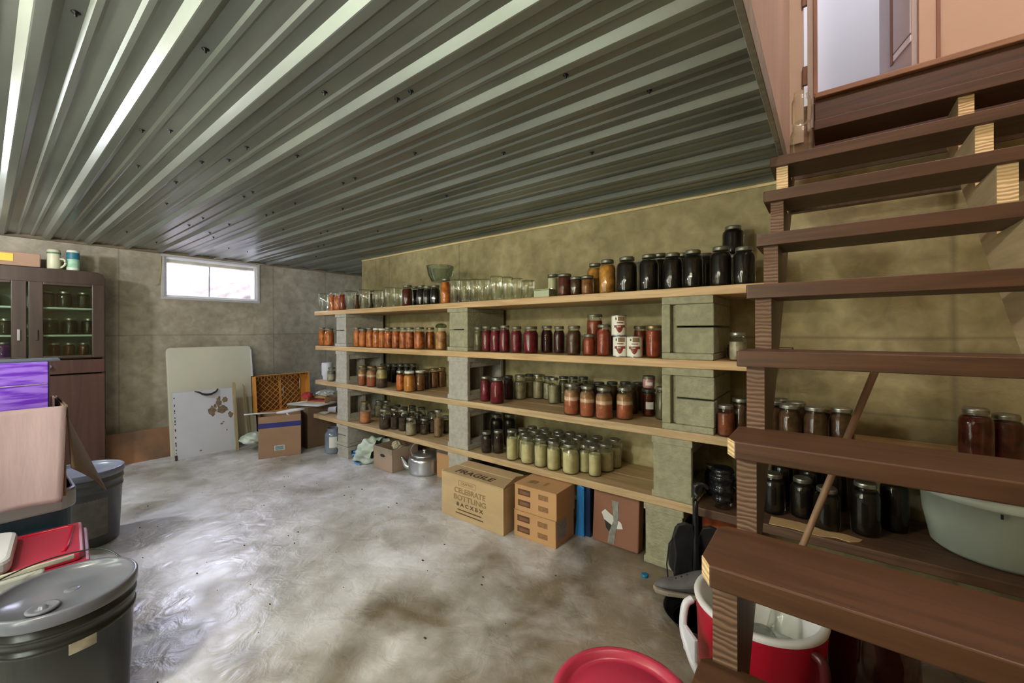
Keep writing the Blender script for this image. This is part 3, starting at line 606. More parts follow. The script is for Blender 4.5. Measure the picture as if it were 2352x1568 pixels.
 (-0.791,2.258,0.67,0.038,0.150,'W','syruplabel','dark','only dark syrup straight-sided jar with dark lid, third shelf in the middle bay',''),
 (-0.791,2.258,0.821,0.035,0.070,'W','pinklabel','clear','small pink-labelled jar stacked on a dark syrup jar, third shelf',''),
 (-0.703,2.212,0.67,0.036,0.172,'Q','olive','clear','only dark olive jar, third shelf in the middle bay',''),
 (-1.172,2.148,0.67,0.038,0.165,'Q','amberdark','dark','dark amber jar with dark lid crowded at the back of third shelf middle bay','jars in the back rows of the third shelf, in the middle bay'),
 (-1.094,2.146,0.67,0.038,0.165,'Q','amberdark','dark','dark amber jar with dark lid crowded at the back of third shelf middle bay','jars in the back rows of the third shelf, in the middle bay'),
 (-1.088,2.255,0.67,0.038,0.165,'Q','amberdark','dark','dark amber jar with dark lid crowded at the back of third shelf middle bay','jars in the back rows of the third shelf, in the middle bay'),
 (-0.995,2.151,0.67,0.038,0.165,'Q','amberdark','dark','dark amber jar with dark lid crowded at the back of third shelf middle bay','jars in the back rows of the third shelf, in the middle bay'),
 (-1.034,2.321,0.67,0.038,0.165,'Q','amberdark','dark','dark amber jar with dark lid crowded at the back of third shelf middle bay','jars in the back rows of the third shelf, in the middle bay'),
 (-0.971,2.368,0.67,0.038,0.165,'Q','amberdark','dark','dark amber jar with dark lid crowded at the back of third shelf middle bay','jars in the back rows of the third shelf, in the middle bay'),
 (-0.895,2.271,0.67,0.038,0.165,'Q','amberdark','dark','dark amber jar with dark lid crowded at the back of third shelf middle bay','jars in the back rows of the third shelf, in the middle bay'),
 (-0.896,2.387,0.67,0.038,0.165,'Q','amberdark','dark','dark amber jar with dark lid crowded at the back of third shelf middle bay','jars in the back rows of the third shelf, in the middle bay'),
 (-0.366,2.036,0.67,0.036,0.138,'Q','redbrown','silver','only red-brown jar with silver lid, third shelf right of the big block column',''),
 (-0.313,2.178,0.67,0.036,0.135,'Q','brown','silver','brown apple butter jar with silver lid, leftmost of 2, third shelf right of big column','brown apple butter jars on the third shelf'),
 (-0.315,2.098,0.67,0.042,0.165,'Q','brown','silver','brown jar with silver lid crowded at the back of third shelf by stairs','jars in the back rows of the third shelf, right of the big block column'),
 (-0.250,2.042,0.67,0.042,0.165,'Q','brown','silver','brown jar with silver lid crowded at the back of third shelf by stairs','jars in the back rows of the third shelf, right of the big block column'),
 (-0.194,2.107,0.67,0.042,0.165,'Q','brown','silver','brown jar with silver lid crowded at the back of third shelf by stairs','jars in the back rows of the third shelf, right of the big block column'),
 (-0.130,2.042,0.67,0.042,0.165,'Q','brown','silver','brown jar with silver lid crowded at the back of third shelf by stairs','jars in the back rows of the third shelf, right of the big block column'),
 (-0.112,2.133,0.67,0.042,0.165,'Q','brown','silver','brown jar with silver lid crowded at the back of third shelf by stairs','jars in the back rows of the third shelf, right of the big block column'),
 (-0.044,2.042,0.67,0.042,0.165,'Q','brown','silver','brown jar with silver lid crowded at the back of third shelf by stairs','jars in the back rows of the third shelf, right of the big block column'),
 (0.038,2.076,0.67,0.042,0.165,'Q','brown','silver','brown jar with silver lid crowded at the back of third shelf by stairs','jars in the back rows of the third shelf, right of the big block column'),
 (-0.172,2.185,0.67,0.036,0.165,'Q','brown','silver','brown apple butter jar with silver lid, rightmost of 2, third shelf right of big column','brown apple butter jars on the third shelf'),
 (-0.028,2.127,0.67,0.040,0.150,'W','brown','gold','only brown apple butter straight-sided jar with brassy lid, third shelf right of big column',''),
 (0.413,2.170,0.67,0.046,0.191,'G','syrup','silver','dark red syrup half-gallon jar with silver lid, leftmost of 2, third shelf by stairs','dark red syrup jars on the third shelf'),
 (0.496,2.220,0.67,0.046,0.171,'G','syrup','silver','dark red syrup half-gallon jar with silver lid, rightmost of 2, third shelf by stairs','dark red syrup jars on the third shelf'),
 (-3.253,2.074,0.335,0.049,0.184,'Q','peachhalf','gold','only half-full orange jar with brassy lid, bottom shelf in the left bay',''),
 (-2.925,2.048,0.335,0.048,0.162,'Q','beans','silver','brown bean jar with silver lid, leftmost of 5, bottom shelf in the left bay','brown bean jars on the bottom shelf'),
 (-2.851,2.091,0.335,0.036,0.169,'Q','beans','silver','brown bean jar with silver lid, second from left, bottom shelf in the left bay','brown bean jars on the bottom shelf'),
 (-2.751,2.098,0.335,0.036,0.174,'Q','beans','silver','brown bean jar with silver lid, third from left, bottom shelf in the left bay','brown bean jars on the bottom shelf'),
 (-2.578,2.041,0.335,0.041,0.137,'Q','oats','silver','only pale oat jar with silver lid, bottom shelf in the left bay',''),
 (-2.519,2.125,0.335,0.036,0.125,'Q','beans','silver','brown bean jar with silver lid, rightmost of 5, bottom shelf in the left bay','brown bean jars on the bottom shelf'),
 (-2.580,2.200,0.335,0.036,0.120,'Q','beans','silver','brown bean jar with silver lid, fourth from left, bottom shelf in the left bay','brown bean jars on the bottom shelf'),
 (-2.432,2.201,0.335,0.036,0.124,'Q','grain','silver','tan grain jar with silver lid, leftmost of 2, bottom shelf in the left bay','tan grain jars on the bottom shelf'),
 (-2.428,2.274,0.335,0.036,0.129,'Q','grain','silver','tan grain jar with silver lid, rightmost of 2, bottom shelf in the left bay','tan grain jars on the bottom shelf'),
 (-3.378,2.300,0.335,0.039,0.153,'Q','pear','silver','pale green pear jar with silver lid, leftmost of 2, back row, bottom shelf left bay','pale green pear jars on the bottom shelf'),
 (-3.254,2.300,0.335,0.039,0.166,'Q','pear','silver','pale green pear jar with silver lid, rightmost of 2, back row, bottom shelf left bay','pale green pear jars on the bottom shelf'),
 (-2.374,2.140,0.335,0.036,0.206,'Q','grain','silver','only tan grain jar with silver lid, back row, bottom shelf in the left bay',''),
 (-2.968,2.123,0.335,0.036,0.165,'Q','beans','dark','brown bean jar with dark lid crowded at the back of bottom shelf left bay','jars in the back rows of the bottom shelf, in the left bay'),
 (-2.805,2.149,0.335,0.036,0.165,'Q','beans','dark','brown bean jar with dark lid crowded at the back of bottom shelf left bay','jars in the back rows of the bottom shelf, in the left bay'),
 (-2.980,2.210,0.335,0.036,0.165,'Q','beans','dark','brown bean jar with dark lid crowded at the back of bottom shelf left bay','jars in the back rows of the bottom shelf, in the left bay'),
 (-2.862,2.196,0.335,0.036,0.165,'Q','beans','dark','brown bean jar with dark lid crowded at the back of bottom shelf left bay','jars in the back rows of the bottom shelf, in the left bay'),
 (-2.741,2.186,0.335,0.036,0.165,'Q','beans','dark','brown bean jar with dark lid crowded at the back of bottom shelf left bay','jars in the back rows of the bottom shelf, in the left bay'),
 (-2.856,2.276,0.335,0.036,0.165,'Q','beans','dark','brown bean jar with dark lid crowded at the back of bottom shelf left bay','jars in the back rows of the bottom shelf, in the left bay'),
 (-2.726,2.271,0.335,0.036,0.165,'Q','beans','dark','brown bean jar with dark lid crowded at the back of bottom shelf left bay','jars in the back rows of the bottom shelf, in the left bay'),
 (-2.506,2.198,0.335,0.036,0.165,'Q','beans','dark','brown bean jar with dark lid crowded at the back of bottom shelf left bay','jars in the back rows of the bottom shelf, in the left bay'),
 (-2.593,2.119,0.335,0.036,0.165,'Q','beans','dark','brown bean jar with dark lid crowded at the back of bottom shelf left bay','jars in the back rows of the bottom shelf, in the left bay'),
 (-1.808,2.056,0.335,0.036,0.139,'Q','berry','silver','dark berry jar with silver lid, leftmost of 2, bottom shelf in the middle bay','dark berry jars on the bottom shelf'),
 (-1.740,2.095,0.335,0.036,0.150,'Q','berry','silver','dark berry jar with silver lid, rightmost of 2, bottom shelf in the middle bay','dark berry jars on the bottom shelf'),
 (-1.871,2.235,0.335,0.046,0.216,'G','black','clear','black preserve half-gallon jar, leftmost of 2, bottom shelf in the middle bay','black preserve jars on the bottom shelf'),
 (-1.789,2.281,0.335,0.046,0.220,'G','black','clear','black preserve half-gallon jar, rightmost of 2, bottom shelf in the middle bay','black preserve jars on the bottom shelf'),
 (-1.579,2.038,0.335,0.038,0.187,'Q','cream','silver','cream-coloured jar with silver lid, leftmost of 7, bottom shelf in the middle bay','cream-coloured jars on the bottom shelf'),
 (-1.463,2.042,0.335,0.042,0.166,'Q','cream','silver','cream-coloured jar with silver lid, second from left, bottom shelf in the middle bay','cream-coloured jars on the bottom shelf'),
 (-1.364,2.040,0.335,0.040,0.171,'Q','cream','silver','cream-coloured jar with silver lid, third from left, bottom shelf in the middle bay','cream-coloured jars on the bottom shelf'),
 (-1.274,2.039,0.335,0.039,0.168,'Q','cream','silver','cream-coloured jar with silver lid, fourth from left, bottom shelf in the middle bay','cream-coloured jars on the bottom shelf'),
 (-1.166,2.048,0.335,0.048,0.166,'Q','cream','silver','cream-coloured jar with silver lid, fifth from left, bottom shelf in the middle bay','cream-coloured jars on the bottom shelf'),
 (-1.108,2.112,0.335,0.037,0.158,'Q','cream','silver','cream-coloured jar with silver lid, sixth from left, bottom shelf in the middle bay','cream-coloured jars on the bottom shelf'),
 (-1.025,2.202,0.335,0.048,0.157,'Q','cream','silver','cream-coloured jar with silver lid, rightmost of 7, bottom shelf in the middle bay','cream-coloured jars on the bottom shelf'),
 (-1.573,2.249,0.335,0.040,0.168,'Q','cream','silver','cream-coloured jar with silver lid crowded at the back of bottom shelf in the middle bay','jars in the back rows of the bottom shelf, in the middle bay'),
 (-1.481,2.256,0.335,0.040,0.168,'Q','cream','silver','cream-coloured jar with silver lid crowded at the back of bottom shelf in the middle bay','jars in the back rows of the bottom shelf, in the middle bay'),
 (-1.374,2.259,0.335,0.040,0.168,'Q','cream','silver','cream-coloured jar with silver lid crowded at the back of bottom shelf in the middle bay','jars in the back rows of the bottom shelf, in the middle bay'),
 (-1.292,2.266,0.335,0.040,0.168,'Q','cream','silver','cream-coloured jar with silver lid crowded at the back of bottom shelf in the middle bay','jars in the back rows of the bottom shelf, in the middle bay'),
 (-1.210,2.263,0.335,0.040,0.168,'Q','cream','silver','cream-coloured jar with silver lid crowded at the back of bottom shelf in the middle bay','jars in the back rows of the bottom shelf, in the middle bay'),
 (-1.110,2.273,0.335,0.040,0.168,'Q','cream','silver','cream-coloured jar with silver lid crowded at the back of bottom shelf in the middle bay','jars in the back rows of the bottom shelf, in the middle bay'),
 (-1.005,2.290,0.335,0.040,0.168,'Q','cream','silver','cream-coloured jar with silver lid crowded at the back of bottom shelf in the middle bay','jars in the back rows of the bottom shelf, in the middle bay'),
 (-1.498,2.175,0.335,0.040,0.168,'Q','cream','silver','cream-coloured jar with silver lid crowded at the back of bottom shelf in the middle bay','jars in the back rows of the bottom shelf, in the middle bay'),
 (-1.418,2.189,0.335,0.040,0.168,'Q','cream','silver','cream-coloured jar with silver lid crowded at the back of bottom shelf in the middle bay','jars in the back rows of the bottom shelf, in the middle bay'),
 (-1.322,2.189,0.335,0.040,0.168,'Q','cream','silver','cream-coloured jar with silver lid crowded at the back of bottom shelf in the middle bay','jars in the back rows of the bottom shelf, in the middle bay'),
 (-1.196,2.182,0.335,0.040,0.168,'Q','cream','silver','cream-coloured jar with silver lid crowded at the back of bottom shelf in the middle bay','jars in the back rows of the bottom shelf, in the middle bay'),
 (-1.114,2.191,0.335,0.040,0.168,'Q','cream','silver','cream-coloured jar with silver lid crowded at the back of bottom shelf in the middle bay','jars in the back rows of the bottom shelf, in the middle bay'),
 (-1.590,2.167,0.335,0.040,0.168,'Q','cream','silver','cream-coloured jar with silver lid crowded at the back of bottom shelf in the middle bay','jars in the back rows of the bottom shelf, in the middle bay'),
 (-1.526,2.098,0.335,0.040,0.168,'Q','cream','silver','cream-coloured jar with silver lid crowded at the back of bottom shelf in the middle bay','jars in the back rows of the bottom shelf, in the middle bay'),
 (-1.411,2.108,0.335,0.040,0.168,'Q','cream','silver','cream-coloured jar with silver lid crowded at the back of bottom shelf in the middle bay','jars in the back rows of the bottom shelf, in the middle bay'),
 (-1.317,2.107,0.335,0.040,0.168,'Q','cream','silver','cream-coloured jar with silver lid crowded at the back of bottom shelf in the middle bay','jars in the back rows of the bottom shelf, in the middle bay'),
 (-1.233,2.109,0.335,0.040,0.168,'Q','cream','silver','cream-coloured jar with silver lid crowded at the back of bottom shelf in the middle bay','jars in the back rows of the bottom shelf, in the middle bay'),
 (-1.036,2.089,0.335,0.036,0.168,'Q','cream','silver','cream-coloured jar with silver lid crowded at the back of bottom shelf in the middle bay','jars in the back rows of the bottom shelf, in the middle bay'),
 (-0.453,2.200,0.335,0.039,0.146,'Q','black','silver','only black preserve jar with silver lid, bottom shelf right of the big block column',''),
 (-0.198,2.148,0.335,0.046,0.174,'G','black','silver','black preserve half-gallon jar with silver lid, leftmost of 4, bottom shelf right of big column','black preserve jars on the bottom shelf'),
 (-0.093,2.176,0.335,0.046,0.167,'G','black','silver','black preserve half-gallon jar with silver lid, second from left, bottom shelf right of big column','black preserve jars on the bottom shelf'),
 (-0.009,2.102,0.335,0.046,0.167,'G','black','silver','black preserve half-gallon jar with silver lid, third from left, bottom shelf right of big column','black preserve jars on the bottom shelf'),
 (0.112,2.141,0.335,0.048,0.204,'G','black','silver','black preserve half-gallon jar with silver lid, rightmost of 4, bottom shelf right of big column','black preserve jars on the bottom shelf'),
 (-0.179,2.330,0.335,0.046,0.200,'G','black','silver','black preserve half-gallon jar with silver lid, leftmost of 4, back row, bottom shelf by stairs','black preserve jars on the bottom shelf'),
 (-0.072,2.329,0.335,0.046,0.200,'G','black','silver','black preserve half-gallon jar with silver lid, second from left, back row, bottom shelf by stairs','black preserve jars on the bottom shelf'),
 (0.020,2.352,0.335,0.046,0.200,'G','black','silver','black preserve half-gallon jar with silver lid, third from left, back row, bottom shelf by stairs','black preserve jars on the bottom shelf'),
 (0.206,2.250,0.335,0.046,0.220,'G','black','silver','black preserve half-gallon jar with silver lid, rightmost of 4, back row, bottom shelf by stairs','black preserve jars on the bottom shelf'),
]

# ---------------- jars ----------------
g_jar = glass('jar_glass', (.95, .97, .93), (.60, .62, .52), .015)
g_empty = glass('jar_glass_greenish', (.95, .98, .93), (.42, .50, .36), .015)
g_milky = mat('milky_plastic', (.62, .64, .72), rough=.3, var=.05)
D = lambda c, k: tuple(v*k for v in c)
FILL = {
 'carrot': ((.62, .19, .035), .45), 'tomato': ((.32, .055, .022), .35), 'syrup': ((.12, .022, .010), .5), 'black': ((.010, .006, .004), .3), 'brown': ((.095, .045, .018), .4),
 'amber': ((.32, .14, .045), .45), 'yellow': ((.62, .30, .055), .45), 'pale': ((.62, .60, .40), .2), 'peach': ((.58, .16, .035), .6), 'peachpale': ((.62, .30, .10), .5), 'beet': ((.19, .012, .025), .4),
 'beetdark': ((.05, .008, .010), .3), 'olive': ((.13, .115, .055), .4), 'oats': ((.42, .36, .25), .4), 'honey': ((.60, .25, .05), .25), 'pear': ((.34, .30, .19), .3), 'amberdark': ((.11, .045, .018), .4),
 'redbrown': ((.25, .07, .03), .4), 'beans': ((.10, .070, .050), .6), 'grain': ((.30, .19, .10), .4), 'berry': ((.055, .030, .026), .8), 'cream': ((.60, .53, .31), .15)}
FM = {}
for k, (c, a) in FILL.items(): FM[k] = layered('filling_'+k, [(0., c), (1., D(c, .92))], amt=a)
FM['tomfroth'] = layered('filling_tomato_froth', [(0., (.42, .125, .06)), (.60, (.40, .13, .065)), (.64, (.74, .52, .38)), (.74, (.72, .50, .36)), (.78, (.40, .20, .09)), (1., (.30, .17, .08))], amt=.25)
FM['layer'] = layered('filling_layered', [(0., (.10, .065, .05)), (.52, (.12, .075, .05)), (.60, (.50, .40, .15)), (1., (.42, .36, .18))], amt=.4)
FM['peachhalf'] = layered('filling_peach_half', [(0., (.66, .27, .12)), (.9, (.55, .26, .13)), (1., (.5, .3, .2))], amt=.3)
FM['label'] = layered('filling_label', [(0., (.16, .07, .04)), (.12, (.42, .38, .30)), (.75, (.40, .37, .29)), (.78, (.2, .17, .13)), (1., (.2, .18, .15))], amt=.35)
FM['pinklabel'] = layered('filling_pink', [(0., (.62, .28, .33)), (1., (.66, .32, .38))], amt=.15)
FM['syruplabel'] = FM['syrup']
LM = {'clear': mat('lid_dull_brass', (.20, .195, .14), rough=.4, metal=.5, var=.3, scale=20), 'gold': mat('lid_gold', (.36, .26, .12), rough=.35, metal=.8, var=.3, scale=20),
      'silver': mat('lid_silver', (.42, .42, .36), rough=.3, metal=.85, var=.35, scale=25), 'white': mat('lid_white', (.70, .68, .58), rough=.4, var=.08), 'dark': mat('lid_dark', (.085, .085, .07), rough=.35, metal=.5, var=.3, scale=20)}
FILLH = {'beans': .60, 'peachhalf': .55, 'cream': .72, 'grain': .70, 'oats': .66, 'carrot': .86, 'peach': .80, 'pear': .70, 'tomfroth': .80, 'honey': .80, 'amber': .8, 'label': .70, 'redbrown': .74, 'berry': .9}
MESH = {}
def jar_profile(kind, r, h):
    if kind == 'Q': return [(.88*r, .0), (r*.98, .006), (r, .02*1), (r, h*.66), (r*.93, h*.74), (r*.80, h*.80), (r*.78, h*.83), (r*.80, h*.85), (r*.77, h*.87), (r*.77, h*.99)]
    if kind == 'W': return [(.86*r, .0), (r*.97, .006), (r, .016), (r, h*.78), (r*.95, h*.84), (r*.91, h*.87), (r*.91, h*.99)]
    if kind == 'G': return [(.88*r, .0), (r*.98, .008), (r, .022), (r, h*.70), (r*.95, h*.78), (r*.80, h*.85), (r*.70, h*.875), (r*.72, h*.90), (r*.69, h*.92), (r*.69, h*.99)]
    return [(r*.80, 0), (r*.80, h*.10), (r*.78, h*.12), (r*.83, h*.14), (r*.80, h*.17), (r*.93, h*.24), (r, h*.32), (r, h*.93), (r*.96, h*.985), (r*.80, h)]
def jar_mesh(part, kind, r, h, fill, lid):
    key = (part, kind, round(r/.002), round(h/.003), fill, lid)
    if key in MESH: return MESH[key]
    P = jar_profile(kind, r, h); q = MB()
    if part == 'glass_body':
        q.lathe(P, 28, cap0=True, cap1=(kind == 'E')); m = g_empty if kind == 'E' else g_jar
        if fill == 'plastic': m = g_milky
    elif part == 'filling':
        fh = FILLH.get(fill, .84)*h; t = .0035; pr = [(max(a-t, .004), z+.004) for a, z in P if z < fh-.006]
        ra = P[-1][0]
        for (a0, z0), (a1, z1) in zip(P, P[1:]):
            if z0 <= fh <= z1: ra = a0+(a1-a0)*(fh-z0)/max(z1-z0, 1e-6)
        pr.append((ra-t, fh)); q.lathe(pr, 24, cap0=True, cap1=True); m = FM[fill]
    elif part == 'lid':
        rn = P[-1][0]+.0025; hh = .016 if kind != 'G' else .018
        q.lathe([(rn, h-hh), (rn+.0008, h-hh+.002), (rn-.0005, h-hh*.6), (rn+.0004, h-hh*.45), (rn-.0002, h-.003), (rn-.003, h), (rn*.8, h+.0002), (rn*.78, h-.001)], 26, cap0=True, cap1=True); m = LM[lid]
    elif part == 'label':
        q.grid(lambda u, v: Vector((1.012*r*math.cos(-1.9+u*1.1), 1.012*r*math.sin(-1.9+u*1.1), h*(.28+.26*v))), 8, 1); m = mat('paper_label', (.72, .68, .60), rough=.8, var=.12, scale=60)
    elif part == 'dome':
        q.lathe([(r*.85, h*.98), (r*1.0, h*1.03), (r*.95, h*1.10), (r*.6, h*1.17), (r*.1, h*1.19)], 24, cap1=True); m = glass('dome_glass', (.45, .50, .32), (.10, .12, .06), .05)
    o = q.build(part, m); me = o.data; bpy.data.objects.remove(o); MESH[key] = me; me.name = part; return me
def place_jar(x, y, z, r, h, kind, fill, lid, label, group, rz=0, rot=None):
    t = thing('glass_jar', label, 'jar', (x, y, z), rz, group or None, rot)
    parts = ['glass_body']
    if fill != '-' and fill != 'plastic': parts.append('filling')
    if lid and lid != 'dome': parts.append('lid')
    if lid == 'dome': parts += ['dome']
    if fill in ('syruplabel', 'pinklabel') or 'white label' in label: parts.append('label')
    for p in parts:
        o = bpy.data.objects.new(p, jar_mesh(p, kind, r, h, fill, lid)); C.objects.link(o); o.parent = t
        if p == 'label': o['label'] = 'white paper label'
    return t
random.seed(11)
for (x, y, z, r, h, kind, fill, lid, label, group) in JARS:
    place_jar(x, y, z, r, h, kind, fill, lid, label, group, random.uniform(-.3, .3))

# ---------------- things on the shelves ----------------
def ext(name, label, cat, loc, rz=0, group=None, rot=None): return thing(name, label, cat, loc, rz, group, rot)
m_cb = mat('cardboard_tan', (.52, .37, .20), rough=.85, var=.14, scale=3, stretch=(1, 1, 4), bump=.06, bscale=60)
m_cb2 = mat('cardboard_orange', (.55, .31, .14), rough=.8, var=.12, scale=4, bump=.05)
m_cbp = mat('cardboard_pinkish', (.42, .30, .315), rough=.85, var=.16, scale=3, stretch=(1, 6, 1), bump=.12, bscale=12)
m_cbb = mat('cardboard_brown', (.36, .22, .14), rough=.85, var=.15, scale=4, bump=.06)
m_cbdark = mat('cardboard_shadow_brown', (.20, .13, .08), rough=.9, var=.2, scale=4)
m_ink = mat('dark_ink', (.10, .055, .02), rough=.8, var=.3, scale=40)
m_ink2 = mat('faded_ink', (.30, .20, .09), rough=.85, var=.25, scale=30)
m_blackp = mat('black_plastic', (.018, .018, .02), rough=.3, var=.2)
m_alu = mat('brushed_aluminium', (.60, .62, .66), rough=.28, metal=.9, var=.1, scale=3)
m_red = mat('red_plastic', (.46, .006, .028), rough=.32, var=.15, scale=3)
m_redtop = mat('faded_red_plastic', (.46, .035, .075), rough=.32, var=.15, scale=3)
m_wplast = mat('white_plastic', (.66, .66, .72), rough=.35, var=.08, scale=4)
m_gplast = mat('grey_plastic', (.30, .31, .34), rough=.4, var=.12, scale=4)
m_paper = mat('white_paper', (.74, .74, .72), rough=.8, var=.06)
m_bag = mat('thin_white_bag', (.66, .72, .68), rough=.4, var=.2, scale=9, col2=(.42, .50, .40))
m_bluep = mat('blue_plastic', (.03, .22, .62), rough=.35, var=.2, scale=8)

# glass mixing bowl with spout on top of the black jars
t = ext('mixing_bowl', 'clear glass batter bowl with a spout resting on jars, top shelf', 'bowl', (-2.35, 2.14, 1.517))
q = MB(); P = [(.060, 0), (.066, .004), (.088, .05), (.102, .115), (.105, .120), (.100, .118), (.085, .05), (.062, .008)]
q.lathe(P, 40, cap0=True); q.build('bowl_body', glass('bowl_glass', (.82, .88, .84), (.35, .42, .36), .05), t)
q = MB(); q.grid(lambda u, v: Vector((-.098-.030*v*(1-abs(2*u-1)), (u-.5)*.06*(1-.5*v), .085+.038*v)), 8, 4); q.build('spout', glass('bowl_glass'), t)
q = MB(); q.tube([(.10, 0, .10), (.135, 0, .10), (.142, 0, .07), (.13, 0, .035), (.088, 0, .03)], .007, 10, curve=True); q.build('handle', glass('bowl_glass'), t)
# oval roaster lid behind the big black jars
t = ext('roasting_pan', 'shiny metal oval roasting pan lying behind the black jars on the top shelf', 'pan', (-.66, 2.347, 1.34))
q = MB(); E_ = lambda s, r, z: (r, z)
SC = Matrix.Diagonal((1.75, .54, 1, 1))
q.lathe([(.085, 0), (.115, .02), (.13, .185), (.142, .190), (.142, .196), (.130, .198), (.105, .19)], 40, m=SC, cap0=True, cap1=True); q.build('pan_body', m_alu, t)
q = MB(); q.tube([(.142*1.77*math.cos(a), .142*.55*math.sin(a), .196) for a in [i*PI/20 for i in range(41)]], .004, 8); q.build('pan_rim', m_alu, t)
# small pale green carton between the empty jars and the labelled one
t = ext('plastic_tub', 'low pale green plastic tub on the top shelf beside the labelled jar', 'tub', (-1.36, 2.08, 1.34))
q = MB(); q.box(-.055, .055, -.035, .035, 0, .045); q.box(-.059, .059, -.039, .039, .045, .052); q.build('tub_body', mat('pale_green_plastic', (.40, .44, .26), rough=.4, var=.1), t, bevel=.004)
# food cans
m_can = mat('can_label_cream', (.78, .76, .66), rough=.45, var=.05); m_crim = mat('can_band_crimson', (.24, .035, .02), rough=.45, var=.2); m_canbrown = mat('can_picture_brown', (.30, .18, .09), rough=.5, var=.5, scale=40); m_cangreen = mat('can_green', (.10, .16, .05), rough=.5)
m_canwhite = mat('can_text_white', (.85, .83, .78), rough=.5)
def food_can(x, y, z, rz, label):
    t = ext('food_can', label, 'can', (x, y, z), rz, 'cream and crimson cans on the second shelf'); r, h = .0375, .108
    q = MB(); q.lathe([(r-.002, 0), (r+.001, .001), (r+.001, .004), (r, .005), (r, h-.005), (r+.001, h-.004), (r+.001, h-.001), (r-.002, h), (r-.004, h-.003)], 32, cap0=True, cap1=True); q.build('can_body', m_alu, t)
    q = MB(); q.lathe([(r+.0006, .006), (r+.0006, h-.006)], 32); q.build('label', m_can, t)
    def patch(a0, a1, z0, z1, m, nm, fn=None):
        q = MB(); q.grid(lambda u, v: Vector(((r+.0012)*math.cos(a0+(a1-a0)*u), (r+.0012)*math.sin(a0+(a1-a0)*u), (z0(u) if callable(z0) else z0)*(1-v)+z1*v)), 14, 1); return q.build(nm, m, t)
    patch(-2.15, -.6, lambda u: .043-.026*max(0, math.sin(min(1, max(0, (u-.18)/.6))*PI))**.7, .056, m_crim, 'label_band')
    patch(-1.62, -.7, .078, .100, m_canbrown, 'label_picture')
    patch(-1.75, -.9, lambda u: .066, .071, m_crim, 'label_stripe')
    patch(-1.98, -1.76, .083, .096, m_cangreen, 'label_emblem')
    q = MB()
    for k, (a, w_, z0, z1) in enumerate([(-1.72, .07, .045, .054), (-1.60, .06, .045, .051), (-1.50, .06, .045, .051), (-1.40, .06, .045, .0515), (-1.30, .06, .045, .051)]):
        q.grid(lambda u, v: Vector(((r+.0018)*math.cos(a+w_*u), (r+.0018)*math.sin(a+w_*u), z0*(1-v)+z1*v)), 3, 1)
    q.build('label_lettering', m_canwhite, t)
    return t
food_can(-.865, 2.045, 1.005, .15, 'cream and crimson food can at the bottom of the stack of two')
food_can(-.872, 2.045, 1.114, .30, 'cream and crimson food can on top of another can')
food_can(-.786, 2.040, 1.005, .15, 'cream and crimson food can standing alone right of the two stacked ones')
# flat dark box at the right of the second shelf
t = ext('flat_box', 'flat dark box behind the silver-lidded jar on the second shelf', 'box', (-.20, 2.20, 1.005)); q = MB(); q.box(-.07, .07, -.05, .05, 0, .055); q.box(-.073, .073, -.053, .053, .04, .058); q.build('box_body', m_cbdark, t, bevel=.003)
# torn cardboard sheet under the big jars
q = MB(); q.prism([(-.20, 2.00), (-.12, 2.008), (-.03, 1.998), (.02, 2.02), (.06, 2.01), (.09, 2.035), (.10, 2.06), (.05, 2.075), (-.02, 2.07), (-.10, 2.09), (-.2, 2.085)], 'z', 0, .0022)
o = q.build('cardboard_sheet', mat('torn_tan_card', (.62, .42, .20), rough=.85, var=.2, scale=12), loc=(0, 0, .3355)); tag(o, 'torn tan cardboard sheet lying at the front edge of the lowest shelf, behind the stairs', 'cardboard')
# big pale plastic tub
t = ext('storage_tub', 'large pale green-white plastic tub on the lowest shelf at the far right', 'tub', (.485, 2.225, .336))
q = MB(); q.lathe([(.155, 0), (.172, .015), (.192, .12), (.198, .205), (.206, .207), (.206, .222), (.200, .224), (.192, .20)], 48, m=Matrix.Diagonal((1.05, .95, 1, 1)), cap0=True); q.build('tub_body', mat('tub_pale', (.42, .47, .38), rough=.42, var=.08, scale=3), t)
q = MB(); q.lathe([(.208, .205), (.212, .212), (.210, .232), (.20, .236), (.05, .236)], 48, m=Matrix.Diagonal((1.05, .95, 1, 1)), cap1=True); q.build('tub_lid', mat('tub_lid_pale', (.50, .54, .45), rough=.4, var=.06), t)
q = MB(); q.box(-.045, -.039, -.2035, -.198, .188, .203); q.build('tub_latch', m_blackp, t)
# dark clip-top canister stack at the shelf end
t = ext('canister', 'black ribbed canister with clear base on the lowest shelf beside the stair post', 'canister', (-.385, 2.06, .336))
q = MB(); q.lathe([(.040, .03), (.044, .034), (.044, .05), (.040, .054), (.046, .070), (.054, .080), (.052, .094), (.044, .10), (.046, .125), (.055, .135), (.052, .150), (.036, .156), (.052, .168), (.040, .182)], 32, cap0=True, cap1=True); q.build('canister_body', mat('black_enamel', (.012, .013, .015), rough=.12), t)
q = MB(); q.lathe([(.034, 0), (.038, .006), (.040, .03)], 32, cap0=True); q.build('canister_base', g_jar, t)
# hooked black cane
q = MB(); q.tube([(-.462, 1.905, .002), (-.463, 1.905, .25), (-.464, 1.905, .44), (-.458, 1.905, .462), (-.443, 1.91, .472), (-.425, 1.915, .468), (-.415, 1.92, .455)], .010, 12, rs=[.012, .012, .0115, .011, .009, .008, .007], curve=True)
tag(q.build('hooked_bar', mat('black_iron', (.02, .02, .022), rough=.3, metal=.3), smooth=False), 'black iron bar with a curled hook standing in front of the lowest shelf', 'bar')
